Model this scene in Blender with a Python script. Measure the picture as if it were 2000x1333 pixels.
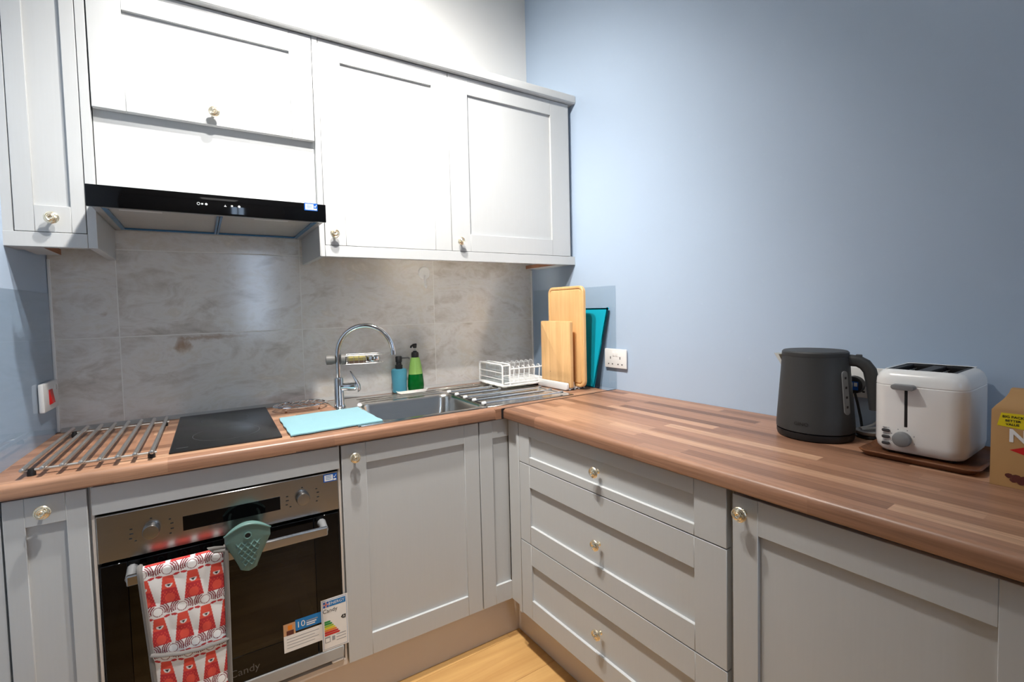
import bpy, bmesh, math, random
from mathutils import Vector, Matrix, Euler
random.seed(7)
PI = math.pi
SC = bpy.context.scene
COL = SC.collection
for o in list(bpy.data.objects): bpy.data.objects.remove(o)

# ------------------------------------------------------------------ camera
cam_d = bpy.data.cameras.new('camera'); cam = bpy.data.objects.new('camera', cam_d); COL.objects.link(cam)
cam.location = (-1.52533, -2.08097, 1.28580)
cam.rotation_euler = Euler([math.radians(a) for a in (87.62126, 1.44735, -32.12881)], 'XYZ')
cam_d.sensor_fit = 'HORIZONTAL'; cam_d.sensor_width = 36.0
cam_d.lens = 925.6176/2000*36.0
cam_d.shift_x = (1000-973.3001)/2000; cam_d.shift_y = (639.0239-666.5)/2000
cam_d.clip_start = 0.02
SC.camera = cam

# ------------------------------------------------------------------ world, light, exposure
W = bpy.data.worlds.new('world'); SC.world = W; W.use_nodes = True
wn = W.node_tree.nodes; bg = wn['Background']
bg.inputs[0].default_value = (0.62, 0.78, 1.0, 1); bg.inputs[1].default_value = 13.0
SC.view_settings.view_transform = 'Standard'; SC.view_settings.look = 'None'
SC.cycles.blur_glossy = 0.0; SC.cycles.sample_clamp_indirect = 0.0; SC.cycles.caustics_reflective = True
SC.view_settings.exposure = 0.0; SC.view_settings.gamma = 1.0; SC.view_settings.use_curve_mapping = False

def spot(name, loc, power, size, angle, blend, col, target):
    d = bpy.data.lights.new(name, 'SPOT'); d.energy = power; d.shadow_soft_size = size
    d.spot_size = math.radians(angle); d.spot_blend = blend; d.color = col
    o = bpy.data.objects.new(name, d); COL.objects.link(o); o.location = loc
    o.rotation_euler = (Vector(target)-Vector(loc)).to_track_quat('-Z', 'Y').to_euler()
    return o
# ceiling lamp over the counter and an unseen area light added at the rear as ambient fill
spot('ceiling_spot', (-1.18, -0.92, 2.80), 178, 0.035, 136, 1.0, (1.0, 0.958, 0.905), (-0.84, -0.12, 1.40))
spot('ceiling_spot', (-1.22, -1.25, 2.80), 158, 0.04, 98, 1.0, (1.0, 0.962, 0.915), (-0.98, -0.36, 0.95))
ad = bpy.data.lights.new('rear_fill', 'AREA'); ad.shape = 'RECTANGLE'; ad.size = 0.6; ad.size_y = 0.6; ad.energy = 4; ad.color = (1.0, 0.97, 0.94)
ao = bpy.data.objects.new('rear_fill', ad); COL.objects.link(ao); ao.location = (-1.35, -3.4, 2.93)

# ------------------------------------------------------------------ frames (walls are not quite square)
FR = {'back': ((0, 0), 0.0), 'base': ((-1, 0), -0.0188), 'right': ((0, 0), 0.0335), 'left': ((-1.9412, 0), -0.038)}
def wpos(fr, p):
    (ox, oy), a = FR[fr]; c, s = math.cos(a), math.sin(a); x, y = p[0]-ox, p[1]-oy
    return Vector((c*x-s*y+ox, s*x+c*y+oy, p[2]))

# ------------------------------------------------------------------ materials
def lin(c):
    def f(v):
        v /= 255.0
        return v/12.92 if v <= 0.04045 else ((v+0.055)/1.055)**2.4
    return tuple(f(v) for v in c)
class NT:
    """small node helper"""
    def __init__(s, name):
        s.m = bpy.data.materials.new(name); s.m.use_nodes = True; s.t = s.m.node_tree
        s.b = s.t.nodes['Principled BSDF']; s.out = s.t.nodes['Material Output']
    def n(s, typ, **k):
        nd = s.t.nodes.new(typ)
        for a, v in k.items(): setattr(nd, a, v)
        return nd
    def l(s, a, b): s.t.links.new(a, b)
    def val(s, sock, v):
        if hasattr(v, 'is_output'): s.l(v, sock)
        else: sock.default_value = v
    def math(s, op, a, b=0.0):
        nd = s.n('ShaderNodeMath', operation=op); s.val(nd.inputs[0], a); s.val(nd.inputs[1], b); return nd.outputs[0]
    def mix(s, f, a, b, mode='MIX'):
        nd = s.n('ShaderNodeMix', data_type='RGBA', blend_type=mode)
        s.val(nd.inputs[0], f)
        for i, v in ((6, a), (7, b)):
            if hasattr(v, 'is_output'): s.l(v, nd.inputs[i])
            else: nd.inputs[i].default_value = (*v[:3], 1)
        return nd.outputs[2]
    def ramp(s, f, stops):
        nd = s.n('ShaderNodeValToRGB'); e = nd.color_ramp.elements
        while len(e) < len(stops): e.new(0.5)
        for el, (p, c) in zip(e, stops): el.position = p; el.color = (*c[:3], 1) if len(c) >= 3 else (c[0],)*3+(1,)
        s.l(f, nd.inputs[0]); return nd.outputs[0]
    def coord(s, scale=(1, 1, 1), rot=(0, 0, 0)):
        tc = s.n('ShaderNodeTexCoord'); mp = s.n('ShaderNodeMapping')
        mp.inputs['Scale'].default_value = scale; mp.inputs['Rotation'].default_value = rot
        s.l(tc.outputs['Object'], mp.inputs[0]); return mp.outputs[0]
    def noise(s, vec, scale, detail=4, rough=0.5, dist=0.0):
        nd = s.n('ShaderNodeTexNoise'); nd.inputs['Scale'].default_value = scale; nd.inputs['Detail'].default_value = detail
        nd.inputs['Roughness'].default_value = rough; nd.inputs['Distortion'].default_value = dist
        s.l(vec, nd.inputs['Vector']); return nd.outputs['Fac']
    def bump(s, h, strength, dist=0.001):
        nd = s.n('ShaderNodeBump'); nd.inputs['Strength'].default_value = strength; nd.inputs['Distance'].default_value = dist
        s.l(h, nd.inputs['Height']); s.l(nd.outputs[0], s.b.inputs['Normal'])
def pm(name, rgb, rough=0.5, metal=0.0, var=0.04, scale=30, stretch=(1, 1, 1), bump=0.0, coat=0.0, trans=0.0, ior=1.45, sheen=0.0, spec=0.5):
    t = NT(name); c = lin(rgb); b = t.b
    v = t.noise(t.coord(stretch), scale)
    lo = tuple(x*(1-var) for x in c); hi = tuple(min(1, x*(1+var)) for x in c)
    t.l(t.mix(v, lo, hi), b.inputs['Base Color'])
    b.inputs['Roughness'].default_value = rough; b.inputs['Metallic'].default_value = metal
    b.inputs['Coat Weight'].default_value = coat; b.inputs['Transmission Weight'].default_value = trans
    b.inputs['IOR'].default_value = ior; b.inputs['Sheen Weight'].default_value = sheen
    b.inputs['Specular IOR Level'].default_value = spec
    if bump: t.bump(v, bump)
    return t.m
def wood_block(name, along, cols, wid=0.038, length=0.42, rough=0.38):
    """printed block-wood: rows of short staves running ALONG"""
    t = NT(name); tc = t.n('ShaderNodeTexCoord'); sp = t.n('ShaderNodeSeparateXYZ'); t.l(tc.outputs['Object'], sp.inputs[0])
    X, Y, Z = sp.outputs
    u, v = (X, t.math('SUBTRACT', Y, Z)) if along == 'x' else (Y, t.math('SUBTRACT', X, Z))
    row = t.math('FLOOR', t.math('DIVIDE', v, wid))
    wr = t.n('ShaderNodeTexWhiteNoise', noise_dimensions='1D'); t.l(row, wr.inputs['W'])
    uu = t.math('ADD', t.math('DIVIDE', u, length), t.math('MULTIPLY', wr.outputs['Value'], 9.7))
    col = t.math('FLOOR', uu)
    cb = t.n('ShaderNodeCombineXYZ'); t.l(row, cb.inputs[0]); t.l(col, cb.inputs[1])
    w2 = t.n('ShaderNodeTexWhiteNoise', noise_dimensions='2D'); t.l(cb.outputs[0], w2.inputs['Vector'])
    base = t.ramp(w2.outputs['Value'], [(0.0, lin(cols[0])), (0.35, lin(cols[1])), (0.75, lin(cols[2])), (1.0, lin(cols[3]))])
    cg = t.n('ShaderNodeCombineXYZ')
    t.l(t.math('MULTIPLY', u, 5.0), cg.inputs[0]); t.l(t.math('MULTIPLY', v, 150.0), cg.inputs[1]); t.l(t.math('MULTIPLY', w2.outputs['Value'], 40.0), cg.inputs[2])
    g = t.noise(cg.outputs[0], 1.0, 5, 0.6, 0.6)
    gr = t.ramp(g, [(0.25, (0.62,)*3), (0.55, (1.0,)*3), (0.8, (1.18,)*3)])
    t.l(t.mix(1.0, base, gr, 'MULTIPLY'), t.b.inputs['Base Color'])
    t.b.inputs['Roughness'].default_value = rough
    t.bump(g, 0.12, 0.0004)
    return t.m
def wood_plain(name, rgb, dark, along='z', scale=1.0, rough=0.5, rnd=0.0):
    t = NT(name); st = {'x': (2.5, 45, 45), 'y': (45, 2.5, 45), 'z': (45, 45, 2.5)}[along]
    v = t.coord(tuple(a*scale for a in st))
    oi = t.n('ShaderNodeObjectInfo')
    ad = t.n('ShaderNodeVectorMath', operation='ADD'); t.l(v, ad.inputs[0])
    cb = t.n('ShaderNodeCombineXYZ'); r = t.math('MULTIPLY', oi.outputs['Random'], 60.0)
    for i in range(3): t.l(r, cb.inputs[i])
    t.l(cb.outputs[0], ad.inputs[1])
    g = t.noise(ad.outputs[0], 1.0, 6, 0.6, 1.2)
    g2 = t.noise(ad.outputs[0], 0.25, 2, 0.5, 0.5)
    f = t.math('ADD', t.math('MULTIPLY', g, 0.6), t.math('MULTIPLY', g2, 0.4))
    c = t.ramp(f, [(0.3, lin(dark)), (0.62, lin(rgb))])
    if rnd:
        k = t.math('ADD', 1.0-rnd/2, t.math('MULTIPLY', oi.outputs['Random'], rnd))
        cc = t.n('ShaderNodeCombineXYZ')
        for i in range(3): t.l(k, cc.inputs[i])
        c = t.mix(1.0, c, cc.outputs[0], 'MULTIPLY')
    t.l(c, t.b.inputs['Base Color']); t.b.inputs['Roughness'].default_value = rough
    t.bump(g, 0.1, 0.0004)
    return t.m
def tile_mat():
    t = NT('grey_onyx_tile'); oi = t.n('ShaderNodeObjectInfo')
    tc = t.n('ShaderNodeTexCoord'); ad = t.n('ShaderNodeVectorMath', operation='ADD')
    cb = t.n('ShaderNodeCombineXYZ'); r = t.math('MULTIPLY', oi.outputs['Random'], 37.0)
    for i in range(3): t.l(r, cb.inputs[i])
    t.l(tc.outputs['Object'], ad.inputs[0]); t.l(cb.outputs[0], ad.inputs[1])
    mp = t.n('ShaderNodeMapping'); mp.inputs['Scale'].default_value = (1.0, 1.0, 1.9); mp.inputs['Rotation'].default_value = (0, 0.35, 0)
    t.l(ad.outputs[0], mp.inputs[0])
    n1 = t.noise(mp.outputs[0], 3.2, 6, 0.6, 1.6); n2 = t.noise(mp.outputs[0], 9.0, 8, 0.65, 2.2)
    f = t.math('ADD', t.math('MULTIPLY', n1, 0.65), t.math('MULTIPLY', n2, 0.35))
    c = t.ramp(f, [(0.30, lin((172, 165, 155))), (0.43, lin((206, 200, 192))), (0.52, lin((222, 219, 214))), (0.60, lin((214, 208, 198))), (0.72, lin((242, 236, 226)))])
    # rust brown veins, rare
    n3 = t.noise(mp.outputs[0], 2.0, 5, 0.6, 2.5)
    vein = t.ramp(n3, [(0.66, (0, 0, 0)), (0.74, (0.5, 0.5, 0.5)), (0.80, (0, 0, 0))])
    c = t.mix(vein, c, lin((150, 118, 88)))
    # the one strong stain on the tile behind the hob
    sp = t.n('ShaderNodeSeparateXYZ'); t.l(tc.outputs['Object'], sp.inputs[0])
    wob = t.noise(tc.outputs['Object'], 14.0, 5, 0.6, 1.0)
    xx = t.math('ADD', sp.outputs[0], t.math('MULTIPLY', t.math('SUBTRACT', wob, 0.5), 0.10))
    zz = t.math('ADD', sp.outputs[2], t.math('MULTIPLY', t.math('SUBTRACT', wob, 0.5), 0.05))
    d1 = t.math('ADD', t.math('POWER', t.math('DIVIDE', t.math('ADD', xx, 1.585), 0.030), 2.0), t.math('POWER', t.math('DIVIDE', t.math('SUBTRACT', zz, 1.178), 0.034), 2.0))
    d2 = t.math('ADD', t.math('POWER', t.math('DIVIDE', t.math('ADD', xx, 1.49), 0.13), 2.0), t.math('POWER', t.math('DIVIDE', t.math('SUBTRACT', zz, 1.203), 0.010), 2.0))
    m1 = t.math('MAXIMUM', t.math('SUBTRACT', 1.0, d1), 0.0); m2 = t.math('MAXIMUM', t.math('SUBTRACT', 1.0, d2), 0.0)
    m2b = t.math('MULTIPLY', m2, 0.5)
    low = t.math('LESS_THAN', sp.outputs[2], 1.2140)
    st = t.math('MULTIPLY', t.math('MINIMUM', t.math('ADD', t.math('MULTIPLY', m1, 0.75), m2b), 0.8), low)
    c = t.mix(st, c, lin((150, 112, 72)))
    t.l(c, t.b.inputs['Base Color']); t.b.inputs['Roughness'].default_value = 0.14
    return t.m
def clear_mat(name, tint, gloss=0.0, ior=1.49):
    t = NT(name); t.t.nodes.remove(t.b)
    tr = t.n('ShaderNodeBsdfTransparent'); tr.inputs[0].default_value = (*tint, 1)
    gl = t.n('ShaderNodeBsdfGlossy'); gl.inputs['Roughness'].default_value = 0.03
    fr = t.n('ShaderNodeFresnel'); fr.inputs[0].default_value = ior
    v = t.noise(t.coord(), 8.0)
    ge = t.n('ShaderNodeNewGeometry')
    f = t.math('MULTIPLY', t.math('ADD', fr.outputs[0], t.math('MULTIPLY', v, gloss)), t.math('SUBTRACT', 1.0, ge.outputs['Backfacing']))
    mx = t.n('ShaderNodeMixShader'); t.l(f, mx.inputs[0]); t.l(tr.outputs[0], mx.inputs[1]); t.l(gl.outputs[0], mx.inputs[2])
    t.l(mx.outputs[0], t.out.inputs[0]); return t.m
def attr_mat(name, rough=0.8, bump=0.0, sheen=0.0):
    t = NT(name); a = t.n('ShaderNodeAttribute'); a.attribute_name = 'col'
    v = t.noise(t.coord(), 900.0, 2)
    g = t.ramp(v, [(0.0, (0.93,)*3), (1.0, (1.05,)*3)])
    t.l(t.mix(1.0, a.outputs['Color'], g, 'MULTIPLY'), t.b.inputs['Base Color'])
    t.b.inputs['Roughness'].default_value = rough; t.b.inputs['Sheen Weight'].default_value = sheen
    if bump: t.bump(v, bump)
    return t.m

M = {}
M['paint'] = pm('white_wall_paint', (226, 226, 224), 0.85, var=0.02, scale=6, bump=0.02)
M['blue'] = pm('pale_blue_wall_paint', (173, 191, 212), 0.62, var=0.025, scale=3, bump=0.03)
M['ceil'] = pm('ceiling_paint', (225, 225, 222), 0.9, var=0.02, scale=5)
M['door'] = pm('light_grey_cabinet_vinyl', (188, 190, 190), 0.42, var=0.025, scale=14, stretch=(14, 14, 0.6), bump=0.05)
M['carc'] = pm('white_carcass_board', (205, 204, 200), 0.5, var=0.02)
M['edge'] = pm('raw_chipboard_edge', (150, 105, 78), 0.8, var=0.2, scale=120)
M['plinth'] = pm('beige_grey_plinth', (206, 196, 186), 0.38, var=0.03, scale=10)
M['top_x'] = wood_block('walnut_block_laminate_long', 'x', [(120, 86, 66), (150, 110, 86), (166, 124, 98), (192, 152, 122)])
M['top_y'] = wood_block('walnut_block_laminate_return', 'y', [(120, 86, 66), (150, 110, 86), (166, 124, 98), (192, 152, 122)])
M['tile'] = tile_mat()
M['grout'] = pm('pale_grout', (228, 226, 220), 0.9, var=0.05, scale=80)
M['trim'] = pm('white_tile_trim', (236, 236, 234), 0.35)
M['acrylic'] = clear_mat('clear_acrylic', (0.93, 0.95, 0.96), 0.03)
M['steel'] = pm('brushed_steel', (178, 176, 174), 0.24, 1.0, var=0.05, scale=6, stretch=(0.6, 60, 60), bump=0.03)
M['sinkst'] = pm('sink_steel', (206, 202, 196), 0.22, 1.0, var=0.06, scale=8, stretch=(1, 30, 30), bump=0.04)
M['chrome'] = pm('chrome', (225, 228, 232), 0.06, 1.0, var=0.01)
M['wire'] = pm('dull_steel_wire', (200, 198, 193), 0.34, 0.92, var=0.03)
M['champ'] = pm('champagne_nickel', (238, 228, 204), 0.26, 0.9, var=0.05, scale=200)
M['gblack'] = pm('gloss_black_glass', (7, 7, 8), 0.05, 0, var=0.1, spec=0.3)
M['hob'] = pm('hob_ceramic_black', (30, 31, 32), 0.22, 0, var=0.06, scale=8, spec=0.5)
M['hobring'] = pm('hob_printed_grey', (70, 72, 74), 0.3)
M['black'] = pm('matt_black_plastic', (22, 22, 23), 0.5)
M['dgrey'] = pm('dark_grey_plastic', (58, 58, 60), 0.55)
M['kettle'] = pm('charcoal_soft_touch', (52, 53, 53), 0.55, var=0.05, scale=4)
M['mgrey'] = pm('mid_grey_plastic', (120, 121, 122), 0.5)
M['clampg'] = pm('warm_grey_plastic', (96, 94, 91), 0.5)
M['lgrey'] = pm('pale_grey_plastic', (168, 168, 166), 0.45)
M['white'] = pm('white_gloss_plastic', (232, 232, 230), 0.22, var=0.015)
M['wplas'] = pm('white_plastic', (226, 226, 224), 0.4, var=0.015)
M['frost'] = clear_mat('frosted_clear_plastic', (0.90, 0.92, 0.93), 0.10)
M['red'] = pm('red_plastic', (190, 26, 26), 0.35)
M['acacia'] = wood_plain('pale_acacia', (222, 182, 128), (186, 136, 82), 'z', 0.6, 0.5)
M['bamboo'] = wood_plain('pale_bamboo', (226, 184, 128), (200, 152, 96), 'z', 0.8, 0.5)
M['knot'] = pm('wood_knot', (112, 74, 44), 0.6, var=0.2, scale=200)
M['teal'] = pm('teal_board_plastic', (0, 160, 184), 0.5, var=0.02)
M['cloth'] = pm('turquoise_microfibre', (130, 176, 186), 0.95, var=0.06, scale=400, bump=0.5, sheen=0.3)
M['soapblue'] = pm('teal_blue_ceramic', (70, 138, 158), 0.4, var=0.03)
M['gclear'] = pm('green_clear_plastic', (150, 194, 104), 0.08, var=0.03, trans=0.3, ior=1.3)
M['gliq'] = pm('green_washing_liquid', (0, 104, 34), 0.08, var=0.15, trans=0.25, ior=1.33)
M['mitt'] = pm('sage_green_silicone', (98, 130, 124), 0.5, var=0.04, scale=60)
M['bind'] = pm('grey_cotton_binding', (116, 112, 108), 0.9, var=0.08, scale=400, bump=0.3, sheen=0.2)
M['fabric'] = attr_mat('printed_cotton', 0.85, 0.2, 0.2)
M['oak'] = wood_plain('oak_floorboard', (214, 170, 108), (178, 130, 74), 'x', 0.35, 0.42, 0.12)
M['floorb'] = pm('floor_joint', (120, 84, 50), 0.9)
M['traywood'] = wood_plain('dark_walnut_tray', (132, 84, 50), (74, 44, 28), 'y', 0.7, 0.35)
M['kraft'] = pm('kraft_card', (180, 138, 88), 0.6, var=0.04, scale=50)
M['yellow'] = pm('print_yellow', (226, 204, 20), 0.55)
M['ink'] = pm('print_black', (24, 24, 26), 0.6)
M['pwhite'] = pm('print_white', (232, 230, 226), 0.55)
M['pblue'] = pm('print_blue', (16, 118, 184), 0.5)
M['sblue'] = pm('sticker_blue', (10, 84, 168), 0.4)
M['pred'] = pm('print_red', (200, 30, 30), 0.5)
M['pgreen'] = pm('print_green', (30, 140, 60), 0.5)
M['plime'] = pm('print_lime', (150, 190, 40), 0.5)
M['porange'] = pm('print_orange', (232, 130, 30), 0.5)
M['pgrey'] = pm('print_grey', (150, 152, 156), 0.6)
M['dim'] = pm('dim_print', (86, 84, 82), 0.5)
M['pskin'] = pm('print_skin', (196, 150, 110), 0.6)
M['pbrown'] = pm('print_brown', (92, 44, 36), 0.6, var=0.3, scale=120)
M['icon'] = pm('icon_white', (190, 194, 196), 0.4)
M['filter'] = pm('hood_filter_mesh', (178, 177, 174), 0.45, 0.3, var=0.12, scale=240, bump=0.2)
M['film'] = pm('blue_protective_film', (56, 112, 156), 0.25, var=0.1, scale=20)
M['hoodgrey'] = pm('hood_grey_metal', (164, 165, 166), 0.4, 0.3)
M['lampcov'] = pm('lamp_cover', (205, 206, 206), 0.3)
M['winglass'] = clear_mat('dark_oven_glass', (0.20, 0.17, 0.145), 0.03, 1.36)
M['cavity'] = pm('oven_enamel', (74, 66, 58), 0.35, var=0.1, scale=30)
M['sponge'] = pm('sponge_yellow', (134, 124, 76), 0.95, var=0.2, scale=300, bump=0.6)
M['scour'] = pm('scourer_dark', (74, 58, 48), 0.9, var=0.25, scale=300, bump=0.5)
M['cable_w'] = pm('white_cable', (214, 214, 212), 0.4)
M['pane'] = clear_mat('window_pane', (0.96, 0.98, 1.0), 0.0, 1.2)
M['upvc'] = pm('white_window_frame', (224, 224, 222), 0.4)
M['sealant'] = pm('pale_grey_sealant', (176, 175, 172), 0.5)

# ------------------------------------------------------------------ geometry builder
_TXT = {}
def text_geo(s, size, bold=0.0):
    k = (s, size, bold)
    if k not in _TXT:
        c = bpy.data.curves.new('t', 'FONT'); c.body = s; c.size = size; c.align_x = 'CENTER'; c.align_y = 'CENTER'; c.resolution_u = 3; c.offset = bold*size
        o = bpy.data.objects.new('t', c); COL.objects.link(o)
        bpy.context.view_layer.update()
        m = bpy.data.meshes.new_from_object(o.evaluated_get(bpy.context.evaluated_depsgraph_get()))
        _TXT[k] = ([tuple(v.co) for v in m.vertices], [tuple(p.vertices) for p in m.polygons])
        bpy.data.meshes.remove(m); bpy.data.objects.remove(o); bpy.data.curves.remove(c)
    return _TXT[k]
BASE = {}
class G:
    def __init__(s): s.bm = bmesh.new(); s.mi = 0
    def add(s, verts, faces):
        vs = [s.bm.verts.new(v) for v in verts]
        for f in faces:
            try:
                fc = s.bm.faces.new([vs[i] for i in f]); fc.material_index = s.mi; fc.smooth = True
            except ValueError: pass
        return s
    def absorb(s, b):
        b.verts.index_update()
        s.add([v.co.copy() for v in b.verts], [[v.index for v in f.verts] for f in b.faces]); b.free(); return s
    def box(s, x0, x1, y0, y1, z0, z1, bev=0.0, seg=2):
        x0, x1 = sorted((x0, x1)); y0, y1 = sorted((y0, y1)); z0, z1 = sorted((z0, z1))
        b = bmesh.new(); bmesh.ops.create_cube(b, size=1.0)
        for v in b.verts: v.co = ((x0+x1)/2+v.co.x*(x1-x0), (y0+y1)/2+v.co.y*(y1-y0), (z0+z1)/2+v.co.z*(z1-z0))
        if bev: bmesh.ops.bevel(b, geom=list(b.edges), offset=min(bev, 0.45*min(x1-x0, y1-y0, z1-z0)), segments=seg, affect='EDGES', profile=0.5)
        return s.absorb(b)
    def loft(s, loops, cap0=True, cap1=True, closed=False):
        n = len(loops[0]); V = [p for l in loops for p in l]; F = []
        R = len(loops)
        for i in range(R if closed else R-1):
            j = (i+1) % R
            for k in range(n): F.append((i*n+k, i*n+(k+1) % n, j*n+(k+1) % n, j*n+k))
        if cap0 and not closed: F.append(tuple(range(n))[::-1])
        if cap1 and not closed: F.append(tuple((R-1)*n+k for k in range(n)))
        return s.add(V, F)
    def lathe(s, prof, c=(0, 0, 0), seg=32, axis='z', cap0=True, cap1=True):
        loops = []
        for r, h in prof:
            l = []
            for k in range(seg):
                a = 2*PI*k/seg; x, y = r*math.cos(a), r*math.sin(a)
                p = {'z': (x, y, h), 'y': (x, -h, y), 'x': (-h, -x, y)}[axis]
                l.append((p[0]+c[0], p[1]+c[1], p[2]+c[2]))
            loops.append(l)
        return s.loft(loops, cap0, cap1)
    def tube(s, pts, r, seg=8, closed=False, caps=True, flat=1.0):
        pts = [Vector(p) for p in pts]; n = len(pts); loops = []
        up = None
        for i, p in enumerate(pts):
            a = pts[(i-1) % n] if (closed or i) else p; b = pts[(i+1) % n] if (closed or i < n-1) else p
            t = (b-a).normalized()
            if up is None:
                up = Vector((0, 0, 1)) if abs(t.z) < 0.9 else Vector((1, 0, 0))
            sd = t.cross(up).normalized(); up = sd.cross(t).normalized()
            rr = r[i] if isinstance(r, (list, tuple)) else r
            loops.append([p+sd*rr*math.cos(2*PI*k/seg)+up*rr*flat*math.sin(2*PI*k/seg) for k in range(seg)])
        return s.loft(loops, caps, caps, closed)
    def cyl(s, a, b, r, seg=12): return s.tube([a, b], r, seg)
    def prism(s, pts, axis, a0, a1):
        """outline of 2-D points extruded along AXIS"""
        f = {'x': lambda p, a: (a, p[0], p[1]), 'y': lambda p, a: (p[0], a, p[1]), 'z': lambda p, a: (p[0], p[1], a)}[axis]
        return s.loft([[f(p, a0) for p in pts], [f(p, a1) for p in pts]])
    def slab(s, pts, axis, a0, a1, bev):
        """prism with softened rims: loops inset slightly at both ends"""
        f = {'x': lambda p, a: (a, p[0], p[1]), 'y': lambda p, a: (p[0], a, p[1]), 'z': lambda p, a: (p[0], p[1], a)}[axis]
        cx = sum(p[0] for p in pts)/len(pts); cy = sum(p[1] for p in pts)/len(pts)
        mx = max(max(abs(p[0]-cx), abs(p[1]-cy)) for p in pts)
        def ins(d): return [(cx+(p[0]-cx)*(1-d/mx), cy+(p[1]-cy)*(1-d/mx)) for p in pts]
        sg = 1 if a1 > a0 else -1
        L = []
        for d, a in ((bev, a0), (bev*0.3, a0+sg*bev*0.3), (0, a0+sg*bev), (0, a1-sg*bev), (bev*0.3, a1-sg*bev*0.3), (bev, a1)):
            L.append([f(p, a) for p in ins(d)])
        return s.loft(L)
    def text(s, body, size, mat4, mi=None, bold=0.0):
        v, f = text_geo(body, size, bold); o = s.mi
        if mi is not None: s.mi = mi
        s.add([mat4 @ Vector(p) for p in v], f); s.mi = o; return s
    def m(s, i): s.mi = i; return s
    def mesh(s, name, mats, ang=38, off=(0, 0, 0), recalc=True):
        if recalc: bmesh.ops.recalc_face_normals(s.bm, faces=list(s.bm.faces))
        for v in s.bm.verts: v.co -= Vector(off)
        me = bpy.data.meshes.new(name); s.bm.to_mesh(me); s.bm.free()
        for k in (mats if isinstance(mats, (list, tuple)) else [mats]): me.materials.append(M[k] if isinstance(k, str) else k)
        me.set_sharp_from_angle(angle=math.radians(ang))
        return me
    def part(s, name, mats, parent, label=None, **k):
        me = s.mesh(name, mats, off=root_base(parent), **k)
        o = bpy.data.objects.new(name, me); COL.objects.link(o); o.parent = parent
        BASE[o.name] = root_base(parent)
        if label: o['label'] = label
        return o
    def top(s, name, mats, label, cat, frame, base, rz=0.0, group=None, kind=None, **k):
        """a thing that is one mesh"""
        me = s.mesh(name, mats, off=base if rz == 0.0 else (0, 0, 0), **k)
        o = bpy.data.objects.new(name, me); COL.objects.link(o); place(o, frame, base, rz); props(o, label, cat, group, kind)
        BASE[o.name] = tuple(base); return o
def root_base(o): return BASE.get(o.name, (0, 0, 0))
def place(o, frame, base, rz=0.0):
    o.location = wpos(frame, base); o.rotation_euler = (0, 0, FR[frame][1]+rz)
def props(o, label=None, cat=None, group=None, kind=None):
    for k, v in (('label', label), ('category', cat), ('group', group), ('kind', kind)):
        if v: o[k] = v
def thing(name, label, cat, frame, base, rz=0.0, group=None, local=False):
    """Empty at the thing's base; parts are written in frame coordinates (or local ones if LOCAL)"""
    o = bpy.data.objects.new(name, None); COL.objects.link(o); o.empty_display_size = 0.05
    place(o, frame, base, rz); props(o, label, cat, group)
    BASE[o.name] = (0, 0, 0) if local else tuple(base); return o
def struct(g, name, mats, frame='back', base=(0, 0, 0), label=None):
    o = g.top(name, mats, label, None, frame, base); o['kind'] = 'structure'; return o
def inst(me, name, parent, loc, rot=(0, 0, 0)):
    """shared mesh as a child; LOC in the parent's own frame coordinates"""
    o = bpy.data.objects.new(name, me); COL.objects.link(o); o.parent = parent
    b = root_base(parent); o.location = Vector(loc)-Vector(b); o.rotation_euler = rot
    BASE[o.name] = (0, 0, 0); return o
def rrect(x0, x1, y0, y1, r, n=5):
    P = []
    for cx, cy, a0 in ((x1-r, y1-r, 0), (x0+r, y1-r, PI/2), (x0+r, y0+r, PI), (x1-r, y0+r, 1.5*PI)):
        for k in range(n+1):
            a = a0+PI/2*k/n; P.append((cx+r*math.cos(a), cy+r*math.sin(a)))
    return P
def at_z(pts, z): return [(p[0], p[1], z) for p in pts]
def mrot(loc, x, y):
    """matrix whose text x and y directions are X and Y"""
    x = Vector(x).normalized(); y = Vector(y).normalized(); z = x.cross(y)
    m = Matrix((x, y, z)).transposed().to_4x4(); m.translation = Vector(loc); return m

# ------------------------------------------------------------------ room shell
ZC = 2.95; YF = -4.3
g = G(); g.box(-5.2, 0.35, YF-0.1, 0.15, -0.06, -0.012); floor = struct(g, 'floor', 'floorb', label='oak plank floor between the two cabinet runs')
pl = G(); pl.box(0.0003, 1.1997, 0.0003, 0.1897, -0.012, 0.0, 0.0007, 1); plm = pl.mesh('plank', 'oak')
for r in range(24):
    off = -((r*0.47) % 1.2)
    for c in range(6):
        x = -5.15+off+c*1.2
        if x > 0.2 or x+1.2 < -5.1: continue
        inst(plm, 'plank', floor, (x, -0.57-r*0.19 + 0.19*3, 0))
g = G(); g.box(-2.15, 0.25, 0.008, 0.12, -0.02, ZC); wall_back = struct(g, 'wall_back', 'paint', label='white painted back wall with grey tiles behind the sink')
g = G(); g.box(0.0, 0.12, YF, 0.12, -0.02, ZC); wall_right = struct(g, 'wall_right', 'blue', 'right', label='pale blue wall above the right worktop')
g = G(); g.box(-2.06, -1.9412, -1.15, 0.12, -0.02, ZC); wall_left = struct(g, 'wall_left', 'blue', 'left', (-1.9412, 0, 0), label='pale blue wall at the left edge')
g = G(); g.box(-5.2, 0.35, YF-0.1, 0.15, ZC, ZC+0.08); struct(g, 'ceiling', 'ceil')
WX0, WX1, WZ0, WZ1 = -1.12, -0.76, 1.0, 2.3
g = G()
g.box(-5.2, WX0, YF-0.1, YF, -0.02, ZC).box(WX1, 0.35, YF-0.1, YF, -0.02, ZC).box(WX0, WX1, YF-0.1, YF, -0.02, WZ0).box(WX0, WX1, YF-0.1, YF, WZ1, ZC)
struct(g, 'wall_front', 'paint')
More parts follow.
